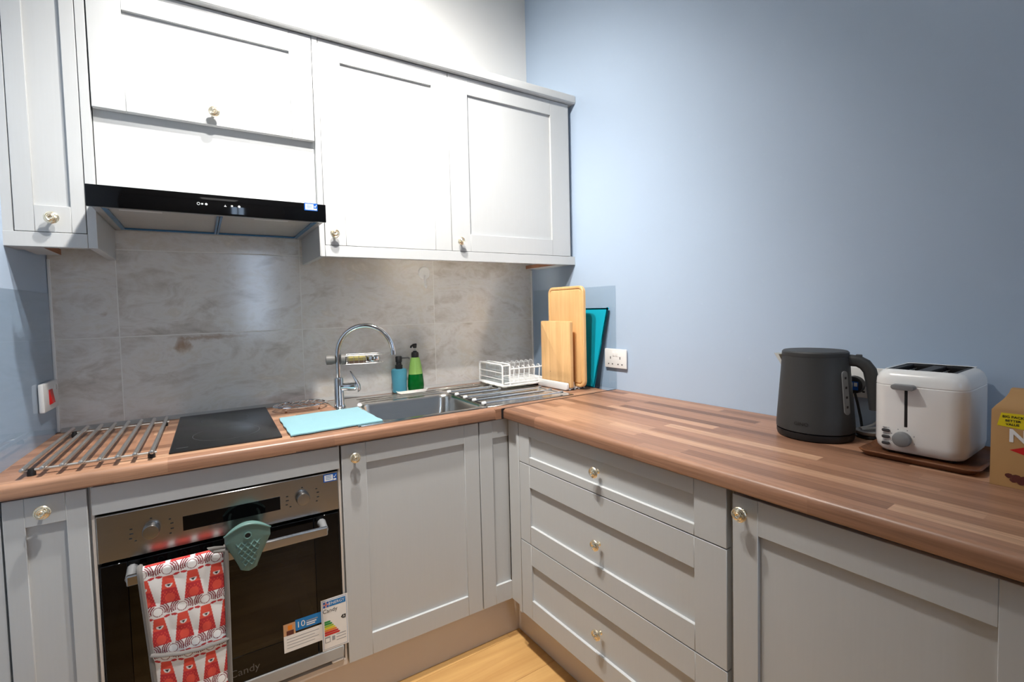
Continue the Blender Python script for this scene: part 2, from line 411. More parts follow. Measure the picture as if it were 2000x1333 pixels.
g = G(); g.box(-5.2, -5.1, YF, -0.20, -0.02, ZC).box(-5.2, -2.03, -0.20, -0.10, -0.02, ZC); struct(g, 'wall_side', 'paint')
g = G()
for a, b, c, d in ((WX0, WX0+0.05, WZ0, WZ1), (WX1-0.05, WX1, WZ0, WZ1), (WX0+0.05, WX1-0.05, WZ0, WZ0+0.05), (WX0+0.05, WX1-0.05, WZ1-0.05, WZ1), (-0.955, -0.925, WZ0+0.05, WZ1-0.05)):
    g.box(a, b, YF-0.07, YF-0.01, c, d, 0.004)
win = struct(g, 'window_1', 'upvc')
G().box(WX0+0.05, WX1-0.05, YF-0.044, YF-0.040, WZ0+0.05, WZ1-0.05).part('pane', 'pane', win)
# daylight portal in the window opening
pd = bpy.data.lights.new('window_portal', 'AREA'); pd.shape = 'RECTANGLE'; pd.size = WX1-WX0; pd.size_y = WZ1-WZ0; pd.cycles.is_portal = True
po = bpy.data.objects.new('window_portal', pd); COL.objects.link(po); po.location = ((WX0+WX1)/2, YF-0.08, (WZ0+WZ1)/2); po.rotation_euler = (PI/2, 0, 0)

# tiles: parts of the back wall
TX = [-1.9400, -1.7655, -1.1735, -0.5800, 0.004]; TZ = [0.9105, 1.2155, 1.5165, 1.66]
G().box(TX[0], TX[-1], 0.0006, 0.008, TZ[0]-0.004, TZ[-1]).part('grout', 'grout', wall_back, 'pale grout lines')
for i in range(4):
    for j in range(3):
        G().box(TX[i]+0.0017, TX[i+1]-0.0017, 0.0, 0.0075, TZ[j]+0.0017, TZ[j+1]-0.0017, 0.0008, 1).part('tile', 'tile', wall_back)
g = G(); g.box(-1.9405, -1.9325, -0.006, 0.004, 0.9115, 1.479, 0.002); struct(g, 'trim_1', 'trim')
g = G(); g.box(-0.008, -0.0005, -0.006, 0.004, 0.9115, 1.479, 0.002); struct(g, 'trim_2', 'trim')
g = G(); g.prism([(0.0, 0.9105), (-0.0, 0.924), (-0.003, 0.9185), (-0.008, 0.914), (-0.012, 0.9105)], 'x', -1.93, -0.01); struct(g, 'trim_3', 'sealant')

# clear splash panels on both side walls
G().box(-0.0042, -0.0004, -0.016, -0.592, 0.9115, 1.369, 0.0008, 1).top('splash_panel', 'acrylic', 'clear acrylic splash panel fixed to the blue right wall behind the chopping boards', 'splashback', 'right', (0, -0.3, 0.9115))
G().box(-1.9408, -1.937, -0.016, -0.60, 0.9115, 1.367, 0.0008, 1).top('splash_panel', 'acrylic', 'clear acrylic splash panel on the blue left wall beside the steel rod trivet', 'splashback', 'left', (-1.9412, -0.3, 0.9115))

# ------------------------------------------------------------------ cabinet making
def fb(g, side, u0, u1, d0, d1, z0, z1, bev=0.0008):
    """box on a run: u along the wall, d out from it"""
    if side == 'y': return g.box(u0, u1, -d0, -d1, z0, z1, bev, 1)
    return g.box(-d0, -d1, u0, u1, z0, z1, bev, 1)
def knob_mesh():
    g = G()
    g.lathe([(0.007, 0.0), (0.0075, 0.0015), (0.0042, 0.004), (0.0036, 0.012), (0.008, 0.0155), (0.0145, 0.0175), (0.0165, 0.0200), (0.0150, 0.0220), (0.008, 0.0225)], seg=24, axis='y')
    for R0, off, n, d in ((0.0135, 0.0, 3, 0.0225), (0.0090, 0.6, 3, 0.0240), (0.0048, 0.2, 2, 0.0252)):
        for k in range(n):
            a0 = off+2*PI*k/n; pts = []; rr = []
            for q in range(9):
                a = a0+(2*PI/n*1.25)*q/8; R = R0*(1.0-0.16*q/8)
                pts.append((R*math.cos(a), -d-0.0008*math.sin(PI*q/8), R*math.sin(a))); rr.append(0.0024*(0.35+0.75*math.sin(PI*(0.12+0.76*q/8))))
            g.tube(pts, rr, 6)
    g.lathe([(0.0028, 0.022), (0.0030, 0.025), (0.0015, 0.0272)], seg=10, axis='y')
    return g.mesh('knob', 'champ')
KNOB = knob_mesh()
def add_knob(door, side, u, z, d):
    loc = (u, -d, z) if side == 'y' else (-d, u, z)
    return inst(KNOB, 'knob', door, loc, (0, random.uniform(-0.6, 0.6), 0) if side == 'y' else (0, 0, -PI/2))
def shaker(parent, side, u0, u1, z0, z1, iu0, iu1, iz0, iz1, d, knob=None, name='door', thick=0.020, rec=0.009):
    g = G(); b = 0.0009
    fb(g, side, u0, iu0, d-thick, d, z0, z1, b); fb(g, side, iu1, u1, d-thick, d, z0, z1, b)
    fb(g, side, iu0, iu1, d-thick, d, z0, iz0, b); fb(g, side, iu0, iu1, d-thick, d, iz1, z1, b)
    o = g.part(name, 'door', parent)
    h = G(); fb(h, side, iu0-0.0*(iu1-iu0), iu1, d-thick+0.002, d-rec, iz0, iz1, 0.0); h.part('panel', 'door', o)
    if knob: add_knob(o, side, knob[0], knob[1], d)
    return o
def carcass(parent, side, u0, u1, d, z0, z1, top=False, bottom=True, t=0.016):
    g = G(); lo, hi = sorted((u0, u1))
    fb(g, side, lo, lo+t, 0.012, d, z0, z1, 0); fb(g, side, hi-t, hi, 0.012, d, z0, z1, 0)
    if bottom: fb(g, side, lo+t, hi-t, 0.012, d, z0, z0+t, 0)
    if top: fb(g, side, lo+t, hi-t, 0.012, d, z1-t, z1, 0)
    fb(g, side, lo+t, hi-t, 0.012, 0.018, z0+(t if bottom else 0), z1-(t if top else 0), 0)
    return g.part('carcass', 'carc', parent)
D = 0.5808
# --- base run
t = thing('base_cabinet', 'narrow grey base cabinet left of the oven, under the rod trivet', 'cabinet', 'base', (-1.848, -D, 0.165), group='grey base cabinets')
carcass(t, 'y', -1.925, -1.7685, D-0.022, 0.165, 0.870)
shaker(t, 'y', -1.9215, -1.7715, 0.165, 0.866, -1.884, -1.811, 0.235, 0.797, D, (-1.849, 0.832))
t2 = G(); fb(t2, 'y', -1.957, -1.9265, 0.40, D-0.004, 0.165, 0.870); t2.part('filler_strip', 'door', t)

t = thing('oven_housing', 'grey oven housing with a plain filler panel between worktop and oven', 'cabinet', 'base', (-1.4665, -D, 0.165), group='grey base cabinets')
g = G()
fb(g, 'y', -1.7655, -1.7595+0.0, 0.012, D-0.004, 0.165, 0.870, 0); fb(g, 'y', -1.1735, -1.1675, 0.012, D-0.004, 0.165, 0.870, 0); fb(g, 'y', -1.7595, -1.1735, 0.02, D-0.004, 0.165, 0.183, 0)
g.part('carcass', 'plinth', t)
g = G(); fb(g, 'y', -1.7635, -1.1690, D-0.020, D, 0.7955, 0.866); g.part('filler_panel', 'door', t)

t = thing('base_cabinet', 'grey sink base cabinet with one tall panelled door, right of the oven', 'cabinet', 'base', (-0.92, -D, 0.165), group='grey base cabinets')
carcass(t, 'y', -1.166, -0.673, D-0.022, 0.165, 0.750)
shaker(t, 'y', -1.1625, -0.6755, 0.166, 0.866, -1.086, -0.734, 0.236, 0.799, D, (-1.124, 0.826))

t = thing('corner_filler', 'narrow grey panelled filler front between the sink cabinet and the corner', 'cabinet front', 'base', (-0.62, -D, 0.165))
g = G(); fb(g, 'y', -0.6715, -0.617, D-0.02, D, 0.166, 0.866); fb(g, 'y', -0.617, -0.545, D-0.02, D, 0.166, 0.236); fb(g, 'y', -0.617, -0.545, D-0.02, D, 0.799, 0.866)
o = g.part('frame', 'door', t); G().box(-0.617, -0.545, -D+0.009, -D+0.018, 0.236, 0.799).part('panel', 'door', t)

# --- right run
DR = 0.593
t = thing('corner_post', 'slim grey corner post where the two cabinet runs meet', 'post', 'right', (-0.58, -0.62, 0.165))
g = G(); fb(g, 'x', -0.6395, -0.5705, 0.545, 0.578, 0.166, 0.866); g.part('panel', 'door', t)
g = G(); fb(g, 'x', -0.6545, -0.6400, 0.54, DR, 0.160, 0.866); g.part('edge_strip', 'door', t)

t = thing('drawer_cabinet', 'grey cabinet of three panelled drawers in the right run', 'cabinet', 'right', (-DR, -1.05, 0.165), group='grey base cabinets')
carcass(t, 'x', -0.657, -1.447, DR-0.022, 0.165, 0.870)
for z0, z1, a, b in ((0.7275, 0.866, 0.754, 0.827), (0.4415, 0.7245, 0.506, 0.646), (0.165, 0.4385, 0.235, 0.365)):
    shaker(t, 'x', -1.4415, -0.6575, z0, z1, -1.3600, -0.7160, a, b, DR, (-1.048, {0.7275: 0.797, 0.4415: 0.580, 0.165: 0.310}[z0]), 'drawer')
t = thing('base_cabinet', 'grey base cabinet with a wide door at the right edge, beside the drawers', 'cabinet', 'right', (-DR, -1.7, 0.165), group='grey base cabinets')
carcass(t, 'x', -1.452, -1.95, DR-0.022, 0.165, 0.870)
shaker(t, 'x', -1.9450, -1.4560, 0.165, 0.860, -1.8680, -1.5110, 0.235, 0.784, DR, (-1.4815, 0.826))

# --- plinths
g = G(); g.box(-1.952, -0.488, -0.536, -0.52, 0.0, 0.163, 0.001, 1); g.top('plinth', 'plinth', 'long beige-grey plinth under the oven and sink cabinets', 'plinth', 'base', (-1.2, -0.53, 0))
g = G(); g.box(-0.519, -0.503, -0.520, -1.98, 0.0, 0.163, 0.001, 1); g.top('plinth', 'plinth', 'beige-grey plinth under the drawers', 'plinth', 'right', (-0.51, -1.2, 0))

# --- worktops
def nose(front, zt, zb, back, r=0.013):
    P = [(back, zb), (back, zt)]
    for k in range(7):
        a = PI/2*k/6; P.append((front+r-r*math.sin(a), zt-r+r*math.cos(a)))
    for k in range(5):
        a = PI/2*k/4; P.append((front+0.005-0.005*math.cos(a), zb+0.005-0.005*math.sin(a)))
    return P
g = G()
g.prism(nose(-0.5995, 0.910, 0.8725, -0.556), 'x', -1.955, -0.612)
g.box(-1.955, -1.0985, -0.556, 0.0, 0.8725, 0.910); g.prism([(-0.612, -0.556), (-0.612, -0.6005), (-0.02, -0.5735), (-0.02, 0.0), (-0.2015, 0.0), (-0.2015, -0.556)], 'z', 0.8725, 0.910)
g.box(-1.0985, -0.2015, -0.036, 0.0, 0.8725, 0.910)
g.top('worktop', 'top_x', 'walnut block worktop along the tiled wall, holding hob and sink', 'worktop', 'base', (-0.97, -0.3, 0.8725))
g = G(); P = nose(-0.6119, 0.910, 0.8725, -0.002)
g.prism(P, 'y', -0.5905, -2.35)
wt = g.top('worktop', 'top_y', 'walnut block worktop along the blue right wall, holding kettle and toaster', 'worktop', 'right', (-0.3, -1.4, 0.8725))
g = G(); g.box(-0.617, -0.006, -0.5915, -0.5865, 0.905, 0.9108).box(-0.6185, -0.612, -0.5915, -0.5865, 0.8730, 0.9085); g.part('joint_strip', 'ink', wt, 'dark strip along the joint of the two worktops')

# ------------------------------------------------------------------ wall cabinets
WD = 0.3393; ZB, ZT = 1.521, 2.2335
def wallbody(t, x0, x1, z0=ZB, z1=ZT): carcass(t, 'y', x0, x1, WD-0.021, z0+0.001, z1, top=True)
t = thing('wall_cabinet', 'narrow pale grey wall cabinet at the left edge, beside the extractor hood', 'cabinet', 'back', (-1.857, -WD, ZB), group='pale wall cabinets')
wallbody(t, -1.936, -1.7845)
shaker(t, 'y', -1.9315, -1.7855, ZB, ZT-0.002, -1.8915, -1.8165, 1.592, 2.163, WD, (-1.854, 1.557))
g = G(); g.box(-1.7835, -1.7625, -0.002, -WD-0.001, 1.480, ZT, 0.0008, 1); g.part('end_panel', 'door', t)
g = G(); g.box(-1.957, -1.9335, -0.25, -WD+0.001, 1.4801, ZT, 0.0008, 1); g.part('filler_strip', 'door', t)
t = thing('wall_cabinet', 'wide pale lift-up cabinet above the extractor hood', 'cabinet', 'back', (-1.461, -WD, 1.64), group='pale wall cabinets')
g = G(); g.box(-1.760, -1.1645, -0.002, -0.3175, 1.640, ZT, 0); g.part('carcass', 'door', t)
shaker(t, 'y', -1.7590, -1.1655, 1.8775, ZT-0.002, -1.6815, -1.2370, 1.950, 2.164, WD+0.001, (-1.463, 1.913))
t = thing('wall_cabinet', 'pale wall cabinet right of the hood, first of the two tall doors', 'cabinet', 'back', (-0.9, -WD, ZB), group='pale wall cabinets')
wallbody(t, -1.1435, -0.6465)
shaker(t, 'y', -1.1430, -0.6470, ZB, ZT-0.002, -1.0700, -0.7180, 1.593, 2.166, WD, (-1.113, 1.560))
g = G(); g.box(-1.1630, -1.1445, -0.002, -WD-0.001, 1.480, ZT, 0.0008, 1); g.part('end_panel', 'door', t)
t = thing('wall_cabinet', 'pale wall cabinet in the corner against the blue wall', 'cabinet', 'back', (-0.33, -WD, ZB), group='pale wall cabinets')
wallbody(t, -0.6455, -0.013)
shaker(t, 'y', -0.6450, -0.0165, ZB, ZT-0.002, -0.5580, -0.1240, 1.593, 2.164, WD, (-0.612, 1.560))
g = G(); g.box(-0.0125, 0.008, -0.20, -0.315, ZB, ZT, 0.0008, 1); g.part('filler_strip', 'door', t)
# cornice and pelmets
P = [(-0.02, 2.2345), (-0.358, 2.2345), (-0.362, 2.239), (-0.362, 2.266), (-0.358, 2.2715), (-0.02, 2.2715)]
g = G(); g.prism(P, 'x', -1.952, 0.0105); g.top('cornice', 'door', 'pale cornice board along the tops of the wall cabinets', 'cornice', 'back', (-0.97, -0.2, 2.2345))
g = G(); g.box(-1.957, -1.784, -0.318, -WD-0.001, 1.480, ZB-0.0015, 0.001, 1); p = g.top('pelmet', 'door', 'short pale pelmet under the narrow left wall cabinet', 'pelmet', 'back', (-1.86, -0.33, 1.48), group='cabinet pelmets')
G().box(-1.936, -1.882, -0.127, -0.318, 1.480, 1.4985, 0.0008, 1).part('return_strip', 'door', p); G().box(-1.884, -1.8805, -0.1272, -0.318, 1.4805, 1.498, 0).part('raw_edge', 'edge', p, 'bare chipboard edge')
g = G(); g.box(-1.144, 0.0105, -0.318, -WD-0.001, 1.480, ZB-0.0015, 0.001, 1); p = g.top('pelmet', 'door', 'long pale pelmet under the two tall wall cabinets', 'pelmet', 'back', (-0.57, -0.33, 1.48), group='cabinet pelmets')
G().box(-0.080, -0.001, -0.063, -0.318, 1.480, 1.4985, 0.0008, 1).part('return_strip', 'door', p); G().box(-0.0835, -0.079, -0.0632, -0.318, 1.4805, 1.498, 0).part('raw_edge', 'edge', p, 'bare chipboard edge')

# ------------------------------------------------------------------ stickers shared by hood, oven and plug
def sticker(parent, side_x, side_n, c, w, h):
    """white test sticker with a blue right end and a tick"""
    x = Vector(side_x); n = Vector(side_n); z = Vector((0, 0, 1)); c = Vector(c)
    def quad(g, a0, a1, b0, b1, k):
        g.add([c+x*a0+z*b0+n*k, c+x*a1+z*b0+n*k, c+x*a1+z*b1+n*k, c+x*a0+z*b1+n*k], [(0, 1, 2, 3)])
    g = G(); quad(g.m(0), -w/2, w/2, -h/2, h/2, 0.0006); quad(g.m(1), -w*0.42, w*0.2, -h*0.38, h*0.38, 0.0009); quad(g.m(1), w*0.24, w*0.44, -h*0.40, -h*0.20, 0.0009)
    g.m(2)
    for q in range(3): quad(g, -w*0.34, w*0.1, h*(0.2-0.2*q), h*(0.27-0.2*q), 0.0011)
    g.m(1); p0, p1, p2 = (w*0.26, h*0.1), (w*0.32, -h*0.02), (w*0.44, h*0.3)
    for a, b in ((p0, p1), (p1, p2)):
        g.add([c+x*a[0]+z*(a[1]+h*.06)+n*.0009, c+x*a[0]+z*(a[1]-h*.06)+n*.0009, c+x*b[0]+z*(b[1]-h*.06)+n*.0009, c+x*b[0]+z*(b[1]+h*.06)+n*.0009], [(0, 1, 2, 3)])
    return g.part('sticker', ['sblue', 'pwhite', 'pblue'], parent, 'white sticker with blue tick corner', recalc=False)

# ------------------------------------------------------------------ extractor hood
t = thing('extractor_hood', 'black glass fronted extractor hood between the wall cabinets', 'hood', 'back', (-1.465, -0.25, 1.578))
g = G(); g.box(-1.766, -1.1645, -0.449, -0.4615, 1.5775, 1.6345, 0.0012); gp = g.part('glass_front', 'gblack', t)
g = G(); g.box(-1.7610, -1.1650, -0.003, -0.448, 1.606, 1.632, 0.001)
for a, b, c, d in ((-1.7610, -1.7420, -0.003, -0.448), (-1.1840, -1.1650, -0.003, -0.448), (-1.7420, -1.1840, -0.003, -0.024), (-1.7420, -1.1840, -0.405, -0.448)):
    g.box(a, b, c, d, 1.583, 1.606, 0.001)
g.part('body', 'hoodgrey', t)
for a, b in ((-1.738, -1.4690), (-1.4570, -1.188)):
    f = G().box(a, b, -0.030, -0.400, 1.5885, 1.600, 0.002).part('grease_filter', 'filter', t)
    g = G(); xx = a+0.03 if a < -1.6 else a+0.09
    g.box(xx, xx+0.10, -0.368, -0.384, 1.5865, 1.5890, 0.001).part('filter_handle', 'lampcov', f)
for a, b, c, d in ((-1.742, -1.730, -0.022, -0.415), (-1.196, -1.184, -0.022, -0.415), (-1.730, -1.196, -0.022, -0.034), (-1.4705, -1.4640, -0.034, -0.40), (-1.4620, -1.4555, -0.034, -0.40)):
    G().box(a, b, c, d, 1.5828, 1.5878).part('film_strip', 'film', t, 'strip of blue protective film')
for k, x in enumerate((-1.517, -1.508, -1.498, -1.450, -1.433, -1.414)):
    g = G()
    if k == 0: g.tube([(x+0.0035*math.cos(a*PI/6), -0.4618, 1.6055+0.0035*math.sin(a*PI/6)) for a in range(12)], 0.0008, 5, closed=True)
    elif k in (1, 4): g.box(x-0.0025, x+0.0025, -0.4615, -0.4620, 1.6032, 1.6078, 0.0008)
    elif k == 3: g.prism([(x-0.003, 1.6025), (x+0.003, 1.6025), (x+0.003, 1.6045), (x+0.001, 1.6045), (x, 1.609), (x-0.001, 1.6045), (x-0.003, 1.6045)], 'y', -0.4615, -0.4620)
    else: g.lathe([(0.0036, 0.4615), (0.0030, 0.4621)], (x, 0, 1.6055), 10, 'y')
    g.part('touch_icon', 'icon', gp, 'small white touch icon')
sticker(gp, (1, 0, 0), (0, -1, 0), (-1.2105, -0.4615, 1.6235), 0.040, 0.024)

# ------------------------------------------------------------------ oven
OV = 0.5815
t = thing('oven', 'built-in stainless and black glass oven under the hob', 'oven', 'base', (-1.4665, -0.3, 0.195))
g = G(); fb(g, 'y', -1.7585, -1.1745, 0.55, OV, 0.669, 0.7900, 0.0025); cp = g.part('control_panel', 'steel', t)
g = G(); fb(g, 'y', -1.579, -1.341, OV-0.001, OV+0.0008, 0.709, 0.7475, 0.0); g.part('display', 'gblack', cp, 'black glass display')
g = G()
fb(g, 'y', -1.7555, -1.700, 0.558, OV+0.0005, 0.2365, 0.6620, 0.002); fb(g, 'y', -1.252, -1.1775, 0.558, OV+0.0005, 0.2365, 0.6620, 0.002)
fb(g, 'y', -1.700, -1.252, 0.558, OV+0.0005, 0.615, 0.6620, 0.002); fb(g, 'y', -1.700, -1.252, 0.558, OV+0.0005, 0.2365, 0.315, 0.002)
dr = g.part('door', 'gblack', t, 'black glass oven door')
g = G(); fb(g, 'y', -1.700, -1.252, 0.570, OV+0.0002, 0.315, 0.615, 0.0); g.part('window', 'winglass', dr, 'smoked glass window')
g = G(); fb(g, 'y', -1.7560, -1.1770, 0.556, OV+0.003, 0.197, 0.2355, 0.003); g.part('bottom_trim', 'lgrey', t, 'pale metal trim strip')
g = G(); fb(g, 'y', -1.215, -1.178, 0.560, OV+0.001, 0.1860, 0.1965, 0.003); g.part('hinge_cap', 'wplas', t)
# cavity behind the window
g = G(); g.box(-1.72, -1.235, -0.09, -0.10, 0.29, 0.63).box(-1.72, -1.71, -0.10, -0.555, 0.29, 0.63).box(-1.245, -1.235, -0.10, -0.555, 0.29, 0.63).box(-1.71, -1.245, -0.10, -0.555, 0.29, 0.30).box(-1.71, -1.245, -0.10, -0.555, 0.62, 0.63)
g.part('cavity', 'cavity', t)
g = G()
for k in range(13): g.cyl((-1.708, -0.14-0.032*k, 0.505), (-1.247, -0.14-0.032*k, 0.505), 0.0022 if k < 12 else 0.004, 6)
g.part('wire_shelf', 'wire', t)
# handle
g = G(); fb(g, 'y', -1.696, -1.223, 0.634, 0.6475, 0.6245, 0.6510, 0.003); h = g.part('handle', 'steel', t)
for x in (-1.690, -1.229): G().tube([(x, -OV, 0.640), (x, -0.60, 0.642), (x, -0.636, 0.639)], [0.013, 0.011, 0.010], 10).part('handle_mount', 'mgrey', h)
# knobs
km = G(); km.lathe([(0.0165, 0.0), (0.0195, 0.002), (0.0185, 0.018), (0.0172, 0.0205), (0.012, 0.0208)], seg=32, axis='y').box(-0.001, 0.001, -0.0205, -0.0212, 0.006, 0.016)
kmm = km.mesh('knob', 'steel')
for x in (-1.647, -1.2800): inst(kmm, 'knob', cp, (x, -OV, 0.7305), (0, 0.2, 0))
g = G()
for cx in (-1.647, -1.280):
    for dx, dz, w in ((-0.042, 0.012, 0.006), (-0.042, 0.0, 0.008), (-0.044, -0.012, 0.006), (0.040, 0.018, 0.005), (0.044, 0.006, 0.007), (0.044, -0.008, 0.007), (0.040, -0.020, 0.005), (0.0, 0.030, 0.005), (-0.034, -0.020, 0.005)):
        fb(g, 'y', cx+dx-w/2, cx+dx+w/2, OV-0.0002, OV+0.0004, 0.7305+dz-0.0016, 0.7305+dz+0.0016, 0)
g.part('dial_marks', 'ink', cp, 'small black dial marks')['kind'] = 'stuff'
sticker(cp, (1, 0, 0), (0, -1, 0), (-1.1985, -OV, 0.774), 0.040, 0.024)
def front(x, z, d): return mrot((x, -d, z), (1, 0, 0), (0, 0, 1))
g = G(); g.text('Candy', 0.030, front(-1.452, 0.268, OV+0.0008)); g.part('lettering', 'dim', dr, 'dim script maker lettering', recalc=False)
# stickers on the door glass
def q(g, x0, x1, z0, z1, d, mi): g.m(mi); g.add([(x0, -d, z0), (x1, -d, z0), (x1, -d, z1), (x0, -d, z1)], [(0, 1, 2, 3)])
g = G(); d0 = OV+0.0008; X0, X1, Z0, Z1 = -1.241, -1.1615, 0.2365, 0.398
q(g, X0, X1, Z0, Z1, d0, 0); q(g, X0+.003, X1-.003, Z0+.004, Z1-.004, d0+.0002, 1); q(g, X0+.004, X1-.004, Z0+.005, Z1-.005, d0+.0004, 0)
q(g, X0+.024, X1-.006, Z1-.026, Z1-.008, d0+.0006, 1); q(g, X0+.006, X0+.023, Z1-.026, Z1-.008, d0+.0006, 2)
q(g, X0+.006, X0+.023, Z1-.019, Z1-.015, d0+.0007, 0); q(g, X0+.0125, X0+.0165, Z1-.026, Z1-.008, d0+.0007, 0); q(g, X0+.006, X0+.023, Z1-.018, Z1-.016, d0+.0008, 3); q(g, X0+.0135, X0+.0155, Z1-.026, Z1-.008, d0+.0008, 3)
g.text('ENERGY', 0.0125, front(X0+.047, Z1-.017, d0+.0008), 0); g.text('Candy', 0.017, front(X0+.026, Z1-.038, d0+.0008), 4)
for k, c in enumerate((5, 5, 6, 7, 8, 3, 3)):
    w = 0.016+0.0045*k; z = Z1-.072-.0068*k
    g.m(c); g.add([(X0+.008, -d0-.0007, z-.0028), (X0+.008+w, -d0-.0007, z-.0028), (X0+.011+w, -d0-.0007, z), (X0+.008+w, -d0-.0007, z+.0028), (X0+.008, -d0-.0007, z+.0028)], [(0, 1, 2, 3, 4)])
zz = Z1-.070; g.m(4); g.add([(X1-.022, -d0-.0007, zz), (X1-.017, -d0-.0007, zz+.006), (X1-.007, -d0-.0007, zz+.006), (X1-.007, -d0-.0007, zz-.006), (X1-.017, -d0-.0007, zz-.006)], [(0, 1, 2, 3, 4)])
g.text('A', 0.011, front(X1-.013, zz, d0+.0010), 0)
q(g, X0+.008, X0+.024, Z0+.024, Z0+.042, d0+.0006, 9); q(g, X0+.010, X0+.022, Z0+.026, Z0+.038, d0+.0008, 0); q(g, X0+.029, X0+.038, Z0+.026, Z0+.040, d0+.0006, 9)
for k in range(3): q(g, X0+.042, X1-.008, Z0+.040-.009*k, Z0+.042-.009*k, d0+.0006, 9)
g.part('energy_label', ['pwhite', 'pblue', 'sblue', 'pred', 'ink', 'pgreen', 'plime', 'yellow', 'porange', 'pgrey'], dr, 'white energy rating label', recalc=False)
g = G(); X0, X1, Z0, Z1 = -1.348, -1.2395, 0.275, 0.3655; d0 = OV+0.0007
q(g, X0, X1, Z0, Z1-.040, d0, 0); q(g, X0, X0+.033, Z1-.040, Z1-.004, d0, 2); q(g, X0+.033, X1, Z1-.034, Z1, d0, 1)
q(g, X0+.012, X0+.024, Z1-.024, Z1-.010, d0+.0002, 3); q(g, X0+.008, X0+.028, Z1-.040, Z1-.026, d0+.0002, 4)
g.text('10', 0.026, front(X0+.048, Z1-.018, d0+.0003), 0)
for k in range(3): q(g, X0+.064, X1-.012-.004*k, Z1-.016-.006*k, Z1-.0125-.006*k, d0+.0002, 0 if k else 5)
for k in range(4): q(g, X0+.008, X1-.010-.012*(k % 2), Z1-.052-.009*k, Z1-.0505-.009*k, d0+.0002, 5)
g.part('guarantee_sticker', ['pwhite', 'pblue', 'pskin', 'porange', 'pbrown', 'pgrey'], dr, 'blue and white guarantee sticker', recalc=False)

# ------------------------------------------------------------------ double oven glove over the handle
def deer(u, z, nose):
    """printed pattern: rows of red deer on white; u across, z up (metres), NOSE = (u, z) of one deer's nose"""
    P, Q = 0.0530, 0.1020
    r = math.floor((z-nose[1]+0.050)/Q); t0 = z-nose[1]-r*Q; s = (((u-nose[0])/P + 0.45*r + 0.5) % 1.0-0.5)*P
    white = (0.80, 0.79, 0.78); red = (0.50, 0.018, 0.024); hot = (0.72, 0.07, 0.04); dark = (0.20, 0.008, 0.02)
    c = white
    hw = 0.0112+(0.022-t0)*0.158
    if -0.047 <= t0 <= 0.0225 and abs(s) < hw:
        c = hot if t0 > -0.010 and abs(s) < 0.0150 else red
        if t0 < -0.016 and math.sin(s*800)*math.sin(t0*620) > 0.5: c = hot
        if -0.044 < t0 < -0.020 and s*s/0.011**2+(t0+0.034)**2/0.012**2 < 1: c = hot
    for sg in (-1, 1):
        ex, ez = (s-sg*0.0185)/0.0072, (t0-0.0215-0.12*abs(s))/0.0030
        if ex*ex+ez*ez < 1: c = red
    if t0 < 0.002 and s*s+(t0-0.001)**2 < 0.0080**2: c = white
    if -0.0054 < t0 < 0.0010 and abs(s) < 0.0052*(t0+0.0054)/0.0064: c = (0.012, 0.01, 0.012)
    if c == white and (t0 > 0.0225 or t0 < -0.010):
        for dr in (0, -1):          # antlers of this row, and of the row below reaching up between the bodies
            s1 = (((u-nose[0])/P + 0.45*(r+dr) + 0.5) % 1.0-0.5)*P; az = t0-dr*Q-0.0385; rr = math.hypot(s1, az)
            if rr < 0.0102: c = (0.84, 0.83, 0.82)
            elif rr < 0.0118: c = dark
            elif -0.35 < az/rr < 0.92:
                for R_ in (0.0156, 0.0200, 0.0244):
                    if abs(rr-R_) < 0.0014: c = dark
    return c
def cloth_sheet(name, parent, shape, nu, nv, colfn, mat, thick=0.006, label=None):
    """printed sheet: SHAPE(u,v) -> point, both 0..1, with a back face"""
    V, C, F = [], [], []
    for j in range(nv+1):
        for i in range(nu+1):
            p = shape(i/nu, j/nv); V.append(p); C.append(colfn(i/nu, j/nv))
    n = nu+1
    for j in range(nv):
        for i in range(nu): F.append((j*n+i, j*n+i+1, (j+1)*n+i+1, (j+1)*n+i))
    me = bpy.data.meshes.new(name); b = Vector(root_base(parent))
    me.from_pydata([Vector(p)-b for p in V], [], F)
    a = me.color_attributes.new('col', 'FLOAT_COLOR', 'POINT')
    a.data.foreach_set('color', [x for c in C for x in (*c, 1.0)])
    me.materials.append(M[mat]); me.shade_smooth()
    o = bpy.data.objects.new(name, me); COL.objects.link(o); o.parent = parent; BASE[o.name] = tuple(b)
    md = o.modifiers.new('thickness', 'SOLIDIFY'); md.thickness = thick; md.offset = -1.0
    if label: o['label'] = label
    return o
t = thing('oven_glove', 'red and white deer-print double oven glove draped over the oven handle', 'oven glove', 'base', (-1.575, -0.655, 0.20))
TOPZ, BOTZ = 0.6645, 0.10
def edge_l(z): return -1.6680+0.020*(TOPZ-z)/0.3
def edge_r(z): return -1.4840-0.004*(TOPZ-z)/0.3
def gl_shape(front_d, z1, z0, extra=0.0):
    def f(u, v):
        # v=0 bottom, 1 top; the last tenth rolls over the bar
        L = (z1-z0); s = v*L; z = z0+s; d = front_d+extra*math.sin(PI*u)*(1-v)
        x = edge_l(z)+(edge_r(z)-edge_l(z))*u
        puff = 0.0022*abs(math.sin(u*PI*4+v*9))*abs(math.sin(v*PI*8-u*4))+0.003*math.sin(u*PI)
        return (x, -d-puff, z+0.002*math.sin(u*PI*2.0)*(v > 0.98))
    return f
